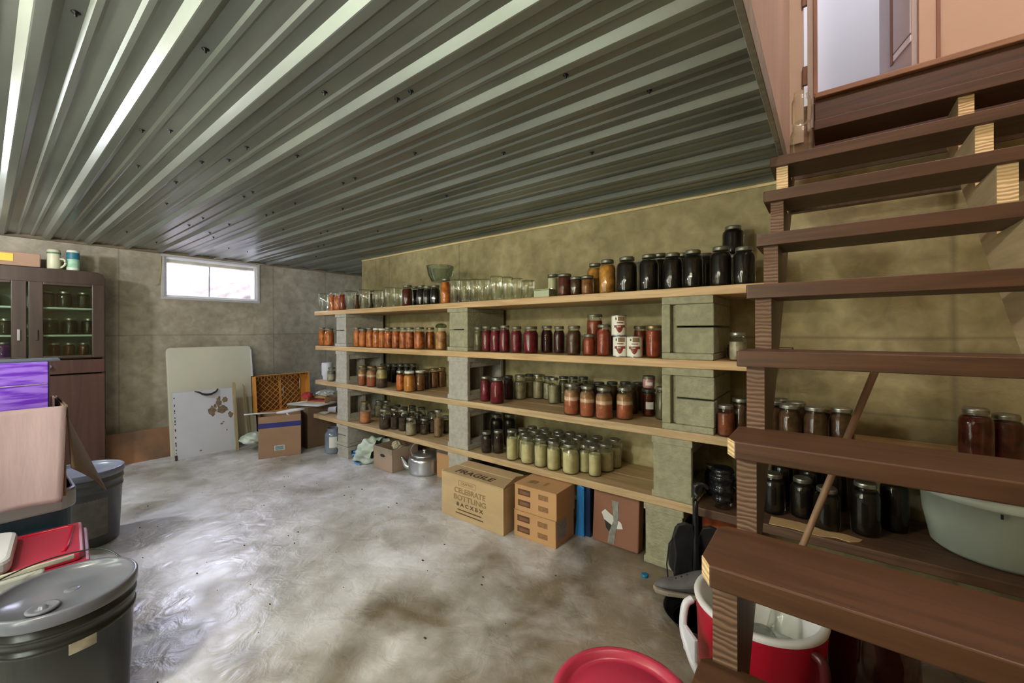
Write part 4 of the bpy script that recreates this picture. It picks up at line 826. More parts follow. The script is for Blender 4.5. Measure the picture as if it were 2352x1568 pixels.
# wooden dowel leaning behind the stairs
q = MB(); a, b = Vector((-.155, 1.62, .012)), Vector((.155, 1.62, 1.085))
a = Vector((-.205, 1.60, .012)); b = Vector((.122, 1.60, 1.07)); q.tube([a, a.lerp(b, .3), a.lerp(b, .6), b], .0095, 12)
tag(q.build('wooden_dowel', wood('dowel_brown', (.36, .21, .12), (.26, .15, .08), axis='z')), 'thin wooden stick leaning diagonally behind the stair treads', 'stick')

# stacked jars on the upper stair tread
place_jar(-.088, 2.085, 1.851, .040, .150, 'Q', '-', '', 'empty clear jar on the stair tread, lower one of two stacked', 'empty jars stacked on the stairs')
place_jar(-.088, 2.085, 2.002, .034, .130, 'Q', '-', '', 'empty clear jar stacked on top of another by the door jamb', 'empty jars stacked on the stairs')

# ---------------- at the left end of the shelves ----------------
# tray side box, pan, foil and cups
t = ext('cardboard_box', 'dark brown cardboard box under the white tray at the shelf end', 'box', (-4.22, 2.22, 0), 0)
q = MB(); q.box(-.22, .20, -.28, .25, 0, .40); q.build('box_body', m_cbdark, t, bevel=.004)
q = MB(); q.box(-.222, .202, -.282, .252, .401, .404); q.build('box_flap', m_cbb, t)
t = ext('serving_tray', 'white tray lying on a dark box beside the shelf end', 'tray', (-4.10, 2.02, .418), .45)
q = MB(); q.prism([(-.20, -.10), (.16, -.12), (.20, .10), (-.12, .14)], 'z', 0, .006); q.build('tray_base', m_paper, t)
q = MB(); q.tube([(-.20, -.10, .008), (.16, -.12, .008), (.20, .10, .008), (-.12, .14, .008), (-.20, -.10, .008)], .006, 8); q.build('tray_rim', m_wplast, t)
t = ext('food_carton', 'open red-lined cardboard carton on the white tray', 'carton', (-4.11, 2.10, .4255), .5)
q = MB(); q.box(-.10, .10, -.06, -.056, 0, .014); q.box(-.10, .10, .056, .06, 0, .055); q.box(-.10, -.096, -.056, .056, 0, .055); q.box(.096, .10, -.056, .056, 0, .055); q.box(-.10, .10, -.06, .06, 0, .004); q.build('carton_body', m_cb2, t)
q = MB(); q.box(-.094, .094, -.054, .054, .005, .03); q.build('carton_lining', mat('dark_red_lining', (.22, .02, .015), rough=.5), t, bevel=.006)
q = MB(); random.seed(5)
def crumple(cx, cy, cz, rx, ry, rz_, sd, k=.25, nu=26, nv=14):
    rnd = random.Random(sd); ph = [rnd.uniform(0, 6) for _ in range(8)]
    def fn(u, v):
        a = u*2*PI; b = (v-.5)*PI; s = 1+k*(math.sin(3*a+ph[0]+5*b)*.5+math.sin(7*a+ph[1])*math.cos(6*b+ph[2])*.35+math.sin(11*a+ph[3]+9*b)*.25)*math.cos(b)
        return Vector((cx+rx*s*math.cos(a)*math.cos(b), cy+ry*s*math.sin(a)*math.cos(b), cz+rz_*(1+k*.6*math.sin(5*a+ph[4])*math.cos(b))*math.sin(b)))
    return fn
q.grid(crumple(0, 0, .035, .06, .05, .035, 4), 28, 14); tag(q.build('red_cloth', mat('red_cloth', (.55, .04, .05), rough=.7, var=.4, scale=20), loc=(-4.22, 2.03, .455)), 'crumpled red cloth lying in the open carton', 'cloth')
q = MB(); q.grid(crumple(0, 0, .030, .115, .075, .030, 9, .4, 40, 20), 44, 20, smooth=False); tag(q.build('foil_pan', mat('foil', (.70, .74, .70), rough=.3, metal=.45, var=.35, scale=14), loc=(-4.10, 2.17, .482)), 'crumpled aluminium foil pan behind the plastic cups', 'foil')
gcup = mat('cloudy_cup_plastic', (.46, .46, .53), rough=.25, var=.15, scale=10)
for i, (x, y, rz_, s) in enumerate([(-3.90, 2.09, .5, 'clear plastic cup lying on its side at the left end of the lowest shelf'), (-3.80, 2.13, .9, 'second clear plastic cup lying against the block at the lowest shelf end')]):
    t = ext('plastic_cup', s, 'cup', (x, y, .336+.036), 0, 'plastic cups on the lowest shelf', (0, PI/2*.96, rz_))
    q = MB(); q.lathe([(.026, 0), (.035, .09), (.0365, .092), (.034, .09), (.025, .003)], 28, cap0=True); q.build('cup_body', gcup, t)
q = MB(); q.grid(lambda u, v: Vector((-.05+.11*u, -.06+.13*v, .003+.006*math.sin(u*9+v*4)**2)), 14, 12); tag(q.build('paper_sheet', m_paper, loc=(-3.955, 2.09, .3355)), 'crinkled white paper lying at the left end of the lowest shelf', 'paper')
# gallon jar on the floor
t = place_jar(-3.72, 2.035, .001, .078, .235, 'G', '-', '', 'big bluish glass gallon jar on the floor under the left shelf end', '')
for ch in t.children: ch.name = 'glass_body'; ch.data = ch.data.copy(); ch.data.materials[0] = mat('bluish_jar', (.21, .26, .34), rough=.12, var=.35, scale=6, coat=.4)
q = MB(); q.grid(lambda u, v: Vector((.0795*math.cos(-1.0+u*.9), .0795*math.sin(-1.0+u*.9), .06+.10*v)), 8, 1); q.build('label', m_paper, t)

# open box with blue tape
BX = thing('cardboard_box', 'brown open cardboard box with a blue tape band and small label', 'box', (-4.10, 1.72, 0), math.atan2(.31, .14))
def open_box(t, W, Dd, Hh, m, flaps=True, inner=None, th=.005):
    q = MB(); q.box(-W/2, W/2, -Dd/2, -Dd/2+th, 0, Hh); q.box(-W/2, W/2, Dd/2-th, Dd/2, 0, Hh); q.box(-W/2, -W/2+th, -Dd/2+th, Dd/2-th, 0, Hh); q.box(W/2-th, W/2, -Dd/2+th, Dd/2-th, 0, Hh); q.box(-W/2, W/2, -Dd/2, Dd/2, 0, th)
    return q.build('box_body', m, t, bevel=.002)
open_box(BX, .34, .27, .375, m_cbb)
q = MB(); q.box(-.171, .171, -.1362, -.1355, .27, .315); q.build('tape_band', mat('blue_tape', (.03, .04, .22), rough=.35), BX)
q = MB(); q.box(-.045, .035, -.1365, -.1355, .06, .105); q.build('label', m_paper, BX); q = MB(); q.box(-.039, .029, -.1372, -.1364, .065, .10); q.build('label_print', mat('label_blue', (.22, .36, .42), rough=.6, var=.3, scale=60), BX)
# white tongs lying across the box
t = ext('handled_tool', 'white plastic grabber tool lying across the open taped box', 'tool', (-3.985, 1.67, .398), 1.17)
q = MB(); q.tube([(-.28, 0, .012), (-.16, .01, .010), (-.02, .004, .004)], .006, 8); q.build('tool_shaft', m_wplast, t)
q = MB(); q.tube([(-.03, .004, .004), (.02, .003, .004), (.08, 0, .012), (.15, -.004, .018), (.20, 0, .022)], .012, 10, rs=[.008, .015, .017, .014, .010]); q.build('tool_grip', m_wplast, t)
q = MB(); q.tube([(.05, 0, .0), (.06, -.004, -.02), (.075, -.006, -.024)], .008, 8); q.build('trigger', m_wplast, t)
# orange crate leaning on the wall behind
m_or = mat('orange_crate', (.62, .27, .05), rough=.5, var=.15)
t = thing('plastic_crate', 'orange plastic lattice crate tipped against the wall behind the open box', 'crate', (-4.70, 1.98, .285), 0, None, (0, math.radians(-6), 0))
Wc, Hc, Dc = .55, .40, .14
q = MB()
for (y0, y1, z0, z1) in ((-Wc/2, Wc/2, 0, .02), (-Wc/2, Wc/2, Hc-.02, Hc), (-Wc/2, -Wc/2+.02, 0, Hc), (Wc/2-.055, Wc/2, 0, Hc)): q.box(-.012, .006, y0, y1, z0, z1)
q.box(-.012, .10, -Wc/2, Wc/2, Hc-.008, Hc); q.box(-.012, .10, Wc/2-.006, Wc/2, 0, Hc); q.box(-.012, .10, -Wc/2, -Wc/2+.006, 0, Hc); q.box(-.012, .10, -Wc/2, Wc/2, 0, .008)
q.box(-.012, .0, -.012, .012, 0, Hc)
for k in range(-18, 30):
    for s in (1, -1):
        # diagonal slats clipped to the panel
        pts = []
        for tt in range(0, 41):
            z = Hc*tt/40; yv = -Wc/2+k*.060+s*z*1.0+(0 if s > 0 else Hc)
            if -Wc/2+.01 < yv < Wc/2-.05: pts.append((0, yv, z))
        if len(pts) > 1: q.tube([pts[0], pts[-1]], .0042, 5)
for k in range(18): q.tube([(.09, -Wc/2+.03*k, Hc-.004), (.09, -Wc/2+.03*k, Hc-.055)], .002, 4)
q.build('crate_body', m_or, t)
q = MB(); q.box(-.030, -.026, -Wc/2+.01, Wc/2-.03, .01, Hc-.02); q.build('crate_shade_sheet', mat('crate_shadow_brown', (.30, .13, .03), rough=.8), t)  # dark sheet painted in for the shade behind the lattice
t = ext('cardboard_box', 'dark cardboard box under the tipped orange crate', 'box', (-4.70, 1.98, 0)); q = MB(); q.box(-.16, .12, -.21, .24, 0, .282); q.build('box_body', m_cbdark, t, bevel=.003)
t = ext('seed_carton', 'orange carton standing in the corner behind the foil', 'carton', (-4.05, 2.62, .0)); q = MB(); q.box(-.14, .14, -.05, .05, .0, .60); q.build('carton_body', m_cb2, t, bevel=.003)
CR = bpy.data.objects['plastic_crate']
for yy, z0, z1 in ((.02, .16, .26), (.20, .22, .34)):
    q = MB(); q.tube([(.016, yy, z0), (.018, yy+.003, z1)], .0028, 6); q.build('white_rod', m_wplast, CR)  # thin white rods set on the crate front

# white lids leaning on the window wall
m_lid = mat('cream_enamel_lid', (.64, .62, .50), rough=.4, var=.10, scale=2.5, bump=.03)
m_lid2 = mat('bluish_white_door', (.62, .63, .70), rough=.4, var=.10, scale=2.5, bump=.03)
m_rust = mat('rust_patch', (.24, .17, .11), rough=.8, var=.4, scale=30)
def rrect(y0, y1, z0, z1, r, rb=.004):
    pts = []
    for cy, cz, a0, rr in ((y1-r, z1-r, 0, r), (y0+r, z1-r, PI/2, r), (y0+rb, z0+rb, PI, rb), (y1-rb, z0+rb, 1.5*PI, rb)):
        for i in range(7): a = a0+i*PI/12; pts.append((cy+rr*math.cos(a), cz+rr*math.sin(a)))
    return pts
t = thing('freezer_lid', 'tall cream freezer lid with rounded top corners leaning on the wall below the window', 'panel', (-4.72, 1.405, 0), 0, None, (0, math.radians(-9.5), 0))
q = MB(); q.prism(rrect(-.36, .345, 0, 1.01, .035), 'x', -.035, 0); q.build('lid_panel', m_lid, t, bevel=.006)
q = MB(); q.box(-.03, .003, .335, .350, .02, .97); q.build('edge_strip', m_wplast, t, bevel=.002)
t = thing('enamel_door', 'short white metal door with a black handle and peeled patch in front of the lid', 'panel', (-4.585, 1.29, 0), 0, None, (0, math.radians(-8), 0))
q = MB(); q.prism(rrect(-.245, .25, 0, .60, .008), 'x', -.028, 0); q.build('door_panel', m_lid2, t, bevel=.003)
q = MB(); q.tube([(.004, -.085, .595), (.020, -.06, .585), (.024, -.02, .560), (.024, .03, .556), (.022, .075, .575), (.006, .095, .60)], .008, 10, rs=[.005, .007, .010, .010, .008, .005], curve=True); q.build('handle', mat('black_handle', (.03, .028, .022), rough=.45), t)
q = MB()
def blob(cy, cz, ry, rz_, sd):
    rnd = random.Random(sd); return [(cy+ry*(1+.25*math.sin(3*a+rnd.random()*6)+.15*math.sin(5*a+sd))*math.cos(a), cz+rz_*(1+.2*math.sin(4*a+sd))*math.sin(a)) for a in [i*PI/10 for i in range(20)]]
for bb in ((.045, .395, .030, .045, 1), (.125, .40, .045, .035, 2), (.10, .475, .022, .05, 3), (.15, .49, .022, .028, 4), (.07, .44, .012, .02, 6), (.19, .34, .02, .028, 7), (.115, .265, .012, .008, 8), (.13, .28, .01, .006, 9), (-.06, .05, .010, .007, 10), (.155, .20, .006, .008, 12)): q.prism(blob(*bb), 'x', 0, .0012)
q.build('peeled_patch', m_rust, t)
q = MB()
for k in range(16): z = .03+.032*k*(1+.1*math.sin(k*3)); q.prism(blob(-.238, z, .0045, .008*(1+.5*math.sin(k*5)), k+20), 'x', 0, .0015)
q.box(-.012, .004, -.247, -.232, .0, .045); q.build('rusty_edge', mat('rust_dark', (.08, .045, .03), rough=.8), t)
q = MB(); q.prism([(-.014, 0), (.014, 0), (.015, .64), (.008, .655), (-.006, .657), (-.014, .64)], 'x', 0, .012); o = q.build('wooden_lath', wood('slat_pale', (.42, .34, .20), (.32, .25, .14), axis='z'), loc=(-4.515, 1.498, .001), rot=(0, math.radians(-8), 0), bevel=.002); tag(o, 'pale wooden lath leaning on the right edge of the white door', 'lath')
q = MB(); q.prism([(-.008, 0), (.010, 0), (.008, .59), (-.008, .62)], 'x', 0, .010); o = q.build('plastic_strip', mat('strip_khaki', (.36, .33, .18), rough=.5), loc=(-4.66, 1.665, .003), rot=(math.radians(3), math.radians(-8.5), 0)); tag(o, 'narrow khaki plastic strip against the tall cream lid', 'strip')
q = MB(); q.grid(crumple(0, 0, .055, .09, .10, .055, 21, .3), 36, 18); tag(q.build('plastic_bag', m_bag, loc=(-4.40, 1.60, .062)), 'pale green crumpled plastic bag between the white door and the taped box', 'bag')
# stained board along the foot of the wall
o = MB().box(-.02, 0, -.298, .45, 0, .275).build('plywood_board', mat('stained_plywood', (.36, .17, .08), rough=.7, col2=(.17, .10, .06), scale=3.0, contrast=(.4, .62)), loc=(-4.80, .92, 0), rot=(0, math.radians(-5), 0), bevel=.003)
tag(o, 'red-brown stained plywood board along the wall foot beside the cabinet', 'board')

# ---------------- floor, under the shelves ----------------
t = ext('shopping_bag', 'white plastic bag under the left shelves, tied with blue string', 'bag', (-3.15, 2.06, 0))
q = MB()
def bagf(u, v):
    a = u*2*PI; L_ = v; r_ = .03+.13*math.sin(min(1, L_*1.15)*PI*.75)**.8
    s = 1+.13*math.sin(5*a+L_*9)+.08*math.sin(11*a-L_*14)
    x = -.20+.285*L_+.02*math.sin(a*3); yy = r_*s*math.cos(a)*.75+.05*L_; zz = .045+.055*L_+ .02*L_*L_ + r_*s*math.sin(a)*.72
    return Vector((x, yy, max(.004, zz)))
q.grid(bagf, 48, 24); q.build('bag_body', m_bag, t)
q = MB()
for k in range(7):
    a = k*.9; q.tube([(-.20, 0, .04), (-.225+.01*math.cos(a), .03*math.cos(a), .045+.035*math.sin(a)), (-.215, .045*math.cos(a+.5), .045+.04*math.sin(a+.5)), (-.20, .01, .04)], .010, 7)
q.tube([(-.20, -.01, .03), (-.15, -.07, .008), (-.08, -.09, .006), (-.02, -.085, .006)], .008, 6); q.build('blue_tie', mat('pale_blue_string', (.10, .34, .68), rough=.4, var=.2), t)
t = thing('cardboard_box', 'small open cardboard carton with a hand hole beside the kettle', 'box', (-2.91, 2.145, 0), -.02)
open_box(t, .26, .26, .185, mat('cardboard_greyed', (.40, .29, .22), rough=.85, var=.12, scale=4))
q = MB(); q.prism([(.055*math.cos(a)*.62, .12+.013*math.sin(a)) for a in [i*PI/8 for i in range(16)]], 'y', -.1315, -.1295); q.build('hand_hole', m_blackp, t)
q = MB(); q.box(-.131, .131, -.1325, -.1305, .14, .182); q.build('tape_strip', mat('dull_tape', (.34, .28, .20), rough=.4), t)
q = MB(); q.grid(crumple(0, 0, .04, .045, .04, .04, 31, .35), 16, 10, smooth=False); tag(q.build('crumpled_paper', mat('cream_paper', (.55, .50, .36), rough=.8), loc=(-2.86, 2.12, .15)), 'crumpled cream paper sticking out of the small open carton', 'paper')
t = thing('kettle', 'grey aluminium kettle with a wire handle on the floor under the shelf', 'kettle', (-2.605, 2.20, 0), .66); t.scale = (1.12, 1.12, 1.05)
q = MB(); q.lathe([(.105, 0), (.112, .004), (.116, .02), (.116, .10), (.112, .118), (.100, .128), (.085, .132)], 48, cap0=True, cap1=True); q.build('kettle_body', m_alu, t)
q = MB(); q.lathe([(.088, .132), (.090, .136), (.078, .146), (.03, .152), (.012, .154), (.010, .160), (.018, .165), (.016, .174), (.004, .176)], 40, cap0=True, cap1=True); q.build('kettle_lid', m_alu, t)
q = MB(); q.tube([(-.105, 0, .035), (-.135, 0, .05), (-.150, 0, .08), (-.168, 0, .118)], .02, 12, rs=[.028, .022, .016, .010], curve=True); q.build('spout', m_alu, t)
q = MB(); q.tube([(-.09, 0, .125), (-.10, 0, .165), (-.085, 0, .205), (-.045, 0, .228), (0, 0, .233), (.045, 0, .226), (.08, 0, .20), (.098, 0, .16), (.09, 0, .125)], .0035, 8, curve=True); q.build('wire_handle', m_alu, t)
t = ext('small_carton', 'orange-brown carton behind the kettle and fragile box', 'carton', (-2.36, 2.25, 0)); q = MB(); q.box(-.09, .10, -.06, .06, 0, .19); q.build('carton_body', m_cb2, t, bevel=.002); q = MB(); q.box(-.092, .102, -.062, .062, .19, .225); q.build('carton_lid', mat('dusty_lid', (.22, .17, .15), rough=.8), t, bevel=.002)
q = MB(); q.prism([(0, 0), (.05, -.02), (.085, .03), (.06, .08), (.02, .07)], 'y', 0, .003); tag(q.build('paper_scrap', m_paper, loc=(-2.13, 1.95, .12), rot=(math.radians(10), 0, 0)), 'white paper scrap behind the fragile box corner', 'paper')

FB = thing('cardboard_box', 'large tan cardboard box with FRAGILE on its lid and printed front', 'box', (-1.682, 1.885, 0), .0)
q = MB(); q.box(-.25, .25, -.118, .118, 0, .262); q.build('box_body', m_cb, FB, bevel=.003)
q = MB(); q.box(-.25, .25, -.118, .02, .263, .267); q.build('box_flap', m_cb, FB, bevel=.001)
q = MB(); q.prism([(-.118, .262), (.118, .262), (.118, .275), (.0, .300), (-.10, .275)], 'x', .247, .250); q.build('box_flap', m_cb, FB)
q = MB(); q.prism([(.024, .263), (.118, .263), (.118, .271), (.028, .268)], 'x', -.24, .22); q.build('box_flap', m_cb, FB)
text('lettering', 'FRAGILE', .070, m_ink, FB, (-.02, -.062, .2676), (0, 0, 0), 1.15, bold=True)
q = MB(); q.box(-.17, .13, -.022, -.018, .2672, .2676); q.build('printed_line', m_ink2, FB)
FR = (PI/2, 0, 0)
text('lettering', 'CRAFTED', .020, m_ink2, FB, (-.03, -.1186, .222), FR, 1.2)
q = MB()
for a, b, c, d in ((-.10, .04, .236, .238), (-.10, .04, .206, .208), (-.10, -.098, .206, .238), (.038, .04, .206, .238)): q.box(a, b, -.1188, -.118, c, d)
q.build('printed_frame', m_ink2, FB)
text('lettering', 'CELEBRATE', .044, m_ink2, FB, (-.01, -.1186, .175), FR, 1.12, bold=True)
text('lettering', 'BOTTLING', .044, m_ink2, FB, (-.01, -.1186, .132), FR, 1.25, bold=True)
text('lettering', 'B A C X B X', .030, m_ink, FB, (-.01, -.1186, .092), FR, 1.35, bold=True)
q = MB(); q.box(-.11, .085, -.1188, -.118, .058, .064); q.box(-.125, .10, -.1188, -.118, .036, .042); q.build('printed_line', m_ink, FB)
def carrier(z, label, dx=0, lab=False):
    t = thing('bottle_carton', label, 'box', (-1.262+dx, 1.925, z), .02, 'stacked brown bottle cartons')
    q = MB(); q.box(-.135, .135, -.10, .10, 0, .142); q.build('carton_body', m_cb2, t, bevel=.003)
    for z0 in (.028, .088):
        q = MB(); q.box(-.112, -.030, -.1008, -.100, z0, z0+.034); pp = q.build('printed_panel', mat('panel_dark_brown', (.12, .05, .02), rough=.7), t, bevel=.0003)
        q = MB(); q.box(-.098, -.036, -.1014, -.1008, z0+.007, z0+.024); q.build('panel_window', mat('panel_mid_brown', (.22, .11, .05), rough=.7), pp)
        q = MB(); q.box(.022, .084, -.1008, -.100, z0+.002, z0+.030); q.build('printed_mark', mat('panel_faded', (.34, .17, .07), rough=.7, var=.4, scale=80), t)
    q = MB(); q.box(-.14, .136, -.101, .10, .1422, .1445); q.build('carton_flap', m_cb2, t, bevel=.001)
    if lab: q = MB(); q.box(.1352, .136, -.085, .01, .03, .13); q.build('label', mat('grey_label', (.34, .32, .33), rough=.6, var=.3, scale=50), t)
    return t
carrier(0, 'brown bottle carton with handle prints, bottom of the stack of two', -.005, True)
tp = carrier(.1455, 'brown bottle carton with handle prints, stacked on top of its twin')
q = MB(); q.grid(lambda u, v: Vector((-.09+.12*u, -.06+.05*v+.02*u, .1455+.003*math.sin(u*7))), 10, 3); q.build('clear_tape', glass('clear_tape', (.9, .9, .85), (.7, .7, .7), .15), tp)
t = ext('plastic_holder', 'bright blue plastic holder standing between the cartons and brown box', 'holder', (-1.085, 2.10, 0))
q = MB(); q.prism([(-.045, 0), (.01, 0), (.012, .275), (-.030, .285), (-.036, .09)], 'y', -.07, .06); q.build('holder_body', m_bluep, t, bevel=.003)
q = MB(); q.box(.012, .040, -.05, .07, 0, .27); q.build('holder_back', mat('navy_plastic', (.01, .03, .10), rough=.3), t, bevel=.002)
t = thing('leather_case', 'flat reddish-brown case with grey tape and a white note on it', 'case', (-.898, 2.085, 0), 0, None, (math.radians(-5), 0, 0))
m_case = mat('reddish_brown_case', (.28, .12, .07), rough=.65, var=.12, scale=5)
q = MB(); q.box(-.128, .128, -.05, .02, 0, .272); q.build('case_body', m_case, t, bevel=.006)
q = MB(); q.prism([(-.022, .235), (.018, .232), (.014, .205), (.020, .165), (.016, .125), (.004, .06), (-.002, .010), (-.038, .012), (-.030, .07), (-.008, .13), (-.014, .18), (-.018, .205)], 'y', -.0525, -.0512); q.build('duct_tape', mat('grey_duct_tape', (.34, .34, .30), rough=.3, metal=.3, var=.35, scale=35), t)
q = MB(); q.prism([(-.078, .158), (-.058, .178), (.034, .128), (.044, .100), (.012, .092), (-.062, .125)], 'y', -.0515, -.0508); q.build('white_note', m_paper, t)
q = MB(); q.prism([(-.058, .122), (-.008, .098), (-.006, .070), (-.024, .062), (-.050, .085)], 'y', -.0512, -.0503); q.build('dark_stain', m_blackp, t)
t = ext('orange_box', 'orange-red box under the lowest shelf behind the block column', 'box', (-.43, 2.24, 0)); q = MB(); q.box(-.07, .10, -.06, .10, 0, .27); q.build('box_body', mat('orange_red_card', (.55, .11, .04), rough=.7, var=.1), t, bevel=.003)
t = ext('bottle_cap', 'small blue bottle cap lying on the concrete floor', 'bottle cap', (-.68, 1.88, 0)); q = MB(); q.lathe([(.016, 0), (.0165, .002), (.0155, .011), (.013, .0125)], 20, cap1=True); q.build('cap_shell', mat('cap_blue', (.01, .16, .32), rough=.4), t)
# shoes heaped by the block
m_shoe = mat('black_shoe', (.02, .02, .022), rough=.45, var=.3, scale=20, bump=.2); m_shoeg = mat('grey_shoe', (.12, .11, .11), rough=.7, var=.3, scale=20); m_sole = mat('shoe_sole_tan', (.33, .28, .22), rough=.8, var=.2)
def shoe(name_label, loc, rot, ma, s=1.0, grp='worn shoes beside the cooler'):
    t = thing('shoe', name_label, 'shoe', loc, 0, grp, rot)
    q = MB()
    def fn(u, v):
        a = u*2*PI; L_ = v; x = (L_-.5)*.27*s; wd = (.036+.012*math.sin(L_*PI*1.1+.3))*s*(math.sin(min(1, L_*8+.02)*PI/2))*(math.sin(min(1, (1-L_)*7+.02)*PI/2))
        hh = (.095-.055*L_+.015*math.sin(L_*6))*s*(math.sin(min(1, L_*9+.05)*PI/2))*(math.sin(min(1, (1-L_)*6+.05)*PI/2))
        return Vector((x, wd*math.cos(a), .018*s+max(0, hh*(.5+.5*math.sin(a)))))
    q.grid(fn, 24, 24); q.build('upper', ma, t)
    q = MB(); q.prism([(-.135*s, -.03*s), (-.10*s, -.038*s), (0, -.033*s), (.08*s, -.045*s), (.13*s, -.03*s), (.14*s, 0), (.13*s, .03*s), (.08*s, .04*s), (0, .033*s), (-.10*s, .038*s), (-.135*s, .03*s)], 'z', 0, .018*s); q.build('sole', m_sole if ma is m_shoeg else m_shoe, t, bevel=.004)
    q = MB()
    for k in range(4): q.tube([(-.01+.022*k, -.02, .075-.010*k), (0+.022*k, 0, .084-.011*k), (-.01+.022*k, .02, .075-.010*k)], .0025, 5)
    q.build('laces', m_blackp, t); return t
shoe('black lace-up shoe standing on its heel against the concrete block', (-.505, 1.885, .155), (0, math.radians(-82), math.radians(-60)), m_shoe, 1.05)
shoe('black shoe standing toe-up behind the grey one', (-.415, 1.955, .15), (0, math.radians(-78), math.radians(-75)), m_shoe, 1.0)
shoe('grey worn shoe lying in front of the black shoes', (-.47, 1.79, .042), (0, 0, math.radians(200)), m_shoeg, .95)
q = MB(); q.tube([(-.565, 1.86, .0), (-.575, 1.865, .10), (-.568, 1.875, .19), (-.55, 1.88, .22)], .003, 6); tag(q.build('black_strap', m_shoe), 'thin black strap hanging beside the upright shoe', 'strap')
t = ext('frying_pan', 'black frying pan on the floor behind the red cooler', 'pan', (-.40, 1.72, 0)); q = MB(); q.lathe([(.10, 0), (.11, .004), (.135, .038), (.139, .040), (.135, .036), (.106, .008)], 40, cap0=True); q.build('pan_body', mat('cast_black', (.012, .012, .012), rough=.35), t)

# red drink cooler full of glassware
CL = thing('drink_cooler', 'round red and white drink cooler without lid behind the lower stair post', 'cooler', (-.165, 1.365, 0), 0)
q = MB(); q.lathe([(.142, 0), (.150, .006), (.160, .30), (.166, .352)], 56, cap0=True); q.build('cooler_shell', m_red, CL)
q = MB(); q.lathe([(.1665, .350), (.1675, .356), (.165, .362), (.148, .362), (.145, .356), (.138, .02)], 56, cap1=True); q.build('liner', mat('liner_white', (.72, .72, .72), rough=.4, var=.05), CL)
q = MB()
hm = Matrix.Rotation(math.radians(222), 4, 'Z')
q.tube([(.165, -.055, .34), (.190, -.05, .325), (.204, -.035, .27), (.206, 0, .235), (.204, .035, .21), (.18, .05, .17), (.158, .055, .15)], .011, 12, m=hm, curve=True); q.box(.196, .208, -.03, .035, .215, .285, m=hm); q.build('side_handle', m_wplast, CL, bevel=.003)
q = MB(); hm2 = Matrix.Rotation(math.radians(-35), 4, 'Z'); q.tube([(.16, 0, .33), (.185, 0, .32), (.190, 0, .26), (.185, 0, .20), (.158, 0, .185)], .012, 12, m=hm2, curve=True); q.build('side_handle', mat('dark_red_handle', (.10, .012, .014), rough=.3), CL)
place_jar(-.10, 1.355, .165, .050, .175, 'W', '-', '', 'empty clear jar tilted inside the red cooler, leftmost', 'jars and bags inside the cooler', rot=(math.radians(28), math.radians(-20), 0))
place_jar(-.125, 1.44, .17, .042, .15, 'W', '-', '', 'empty clear jar leaning at the back inside the red cooler', 'jars and bags inside the cooler', rot=(math.radians(-20), math.radians(12), 0))
q = MB(); q.grid(crumple(0, 0, 0, .10, .095, .05, 41, .35), 30, 16, smooth=False); tag(q.build('clear_bag', mat('cloudy_film', (.52, .57, .57), rough=.25, var=.4, scale=16), loc=(-.15, 1.38, .205)), 'crumpled clear plastic bag on the jars inside the cooler', 'bag')
q = MB(); q.grid(crumple(0, 0, 0, .035, .03, .035, 44, .08), 20, 12); tag(q.build('rubber_ball', mat('black_rubber', (.03, .025, .025), rough=.5), loc=(-.185, 1.29, .27)), 'dark round rubber object inside the cooler near its front', 'ball')
# dark brown crock beside the cooler, folded bag behind
t = ext('stoneware_crock', 'shiny dark brown crock right of the red cooler under the stairs', 'crock', (.085, 1.56, 0)); q = MB(); q.lathe([(.085, 0), (.105, .02), (.115, .15), (.110, .27), (.085, .33), (.092, .345), (.086, .35), (.075, .33), (.09, .2)], 44, cap0=True); q.build('crock_body', mat('brown_glaze', (.075, .020, .014), rough=.12, var=.4, scale=4, coat=.5), t)
t = ext('duffel_bag', 'slate blue folded fabric bag under the stairs at the right', 'bag', (.28, 1.30, 0))
q = MB(); q.grid(crumple(0, 0, .15, .17, .13, .15, 51, .12), 40, 22); q.build('bag_body', mat('slate_fabric', (.06, .08, .13), rough=.85, var=.3, scale=6, bump=.2), t)
q = MB(); q.tube([(-.13, -.05, .24), (-.06, -.09, .27), (.04, -.09, .265), (.13, -.05, .22)], .008, 8); q.build('bag_strap', m_blackp, t)
t = ext('red_bucket', 'red plastic bucket with a recessed lid at the bottom edge of the photo', 'bucket', (-.352, .845, 0))
q = MB(); q.lathe([(.125, 0), (.130, .005), (.142, .30), (.150, .302), (.152, .325), (.148, .330)], 56, cap0=True); q.build('bucket_body', m_red, t)
q = MB(); q.lathe([(.152, .322), (.156, .326), (.156, .340), (.148, .344), (.138, .343), (.134, .330), (.122, .326), (.118, .331), (.03, .331)], 56, cap1=True); q.build('bucket_lid', m_redtop, t)

# ---------------- left side: cabinet, boxes, buckets ----------------
m_cab = wood('cabinet_dark_brown', (.060, .036, .024), (.042, .025, .017), axis='z', rough=.4, scale=.5, bump=.05)
m_cabl = wood('cabinet_red_brown', (.085, .038, .028), (.062, .028, .020), axis='z', rough=.4, scale=.5, bump=.05)
m_cabin = mat('cabinet_inside_green', (.17, .21, .155), rough=.7, var=.15, scale=3)
CB = thing('cupboard', 'dark brown glazed cupboard with green interior against the window wall', 'cabinet', (-4.645, .20, 0))   # front faces +x
CW_, CH, CD = .41, 1.625, .29
q = MB()
q.box(-CD, 0, CW_-.02, CW_, 0, CH-.05); q.box(-CD, 0, -CW_, -CW_+.02, 0, CH-.05); q.box(-CD, -CD+.01, -CW_, CW_, 0, CH-.05); q.box(-CD, 0, -CW_, CW_, 0, .08); q.box(-CD, -.01, -CW_, CW_, .935, .955); q.box(-CD, -.01, -CW_, CW_, .80, .815)
q.build('cabinet_body', m_cab, CB, bevel=.003)
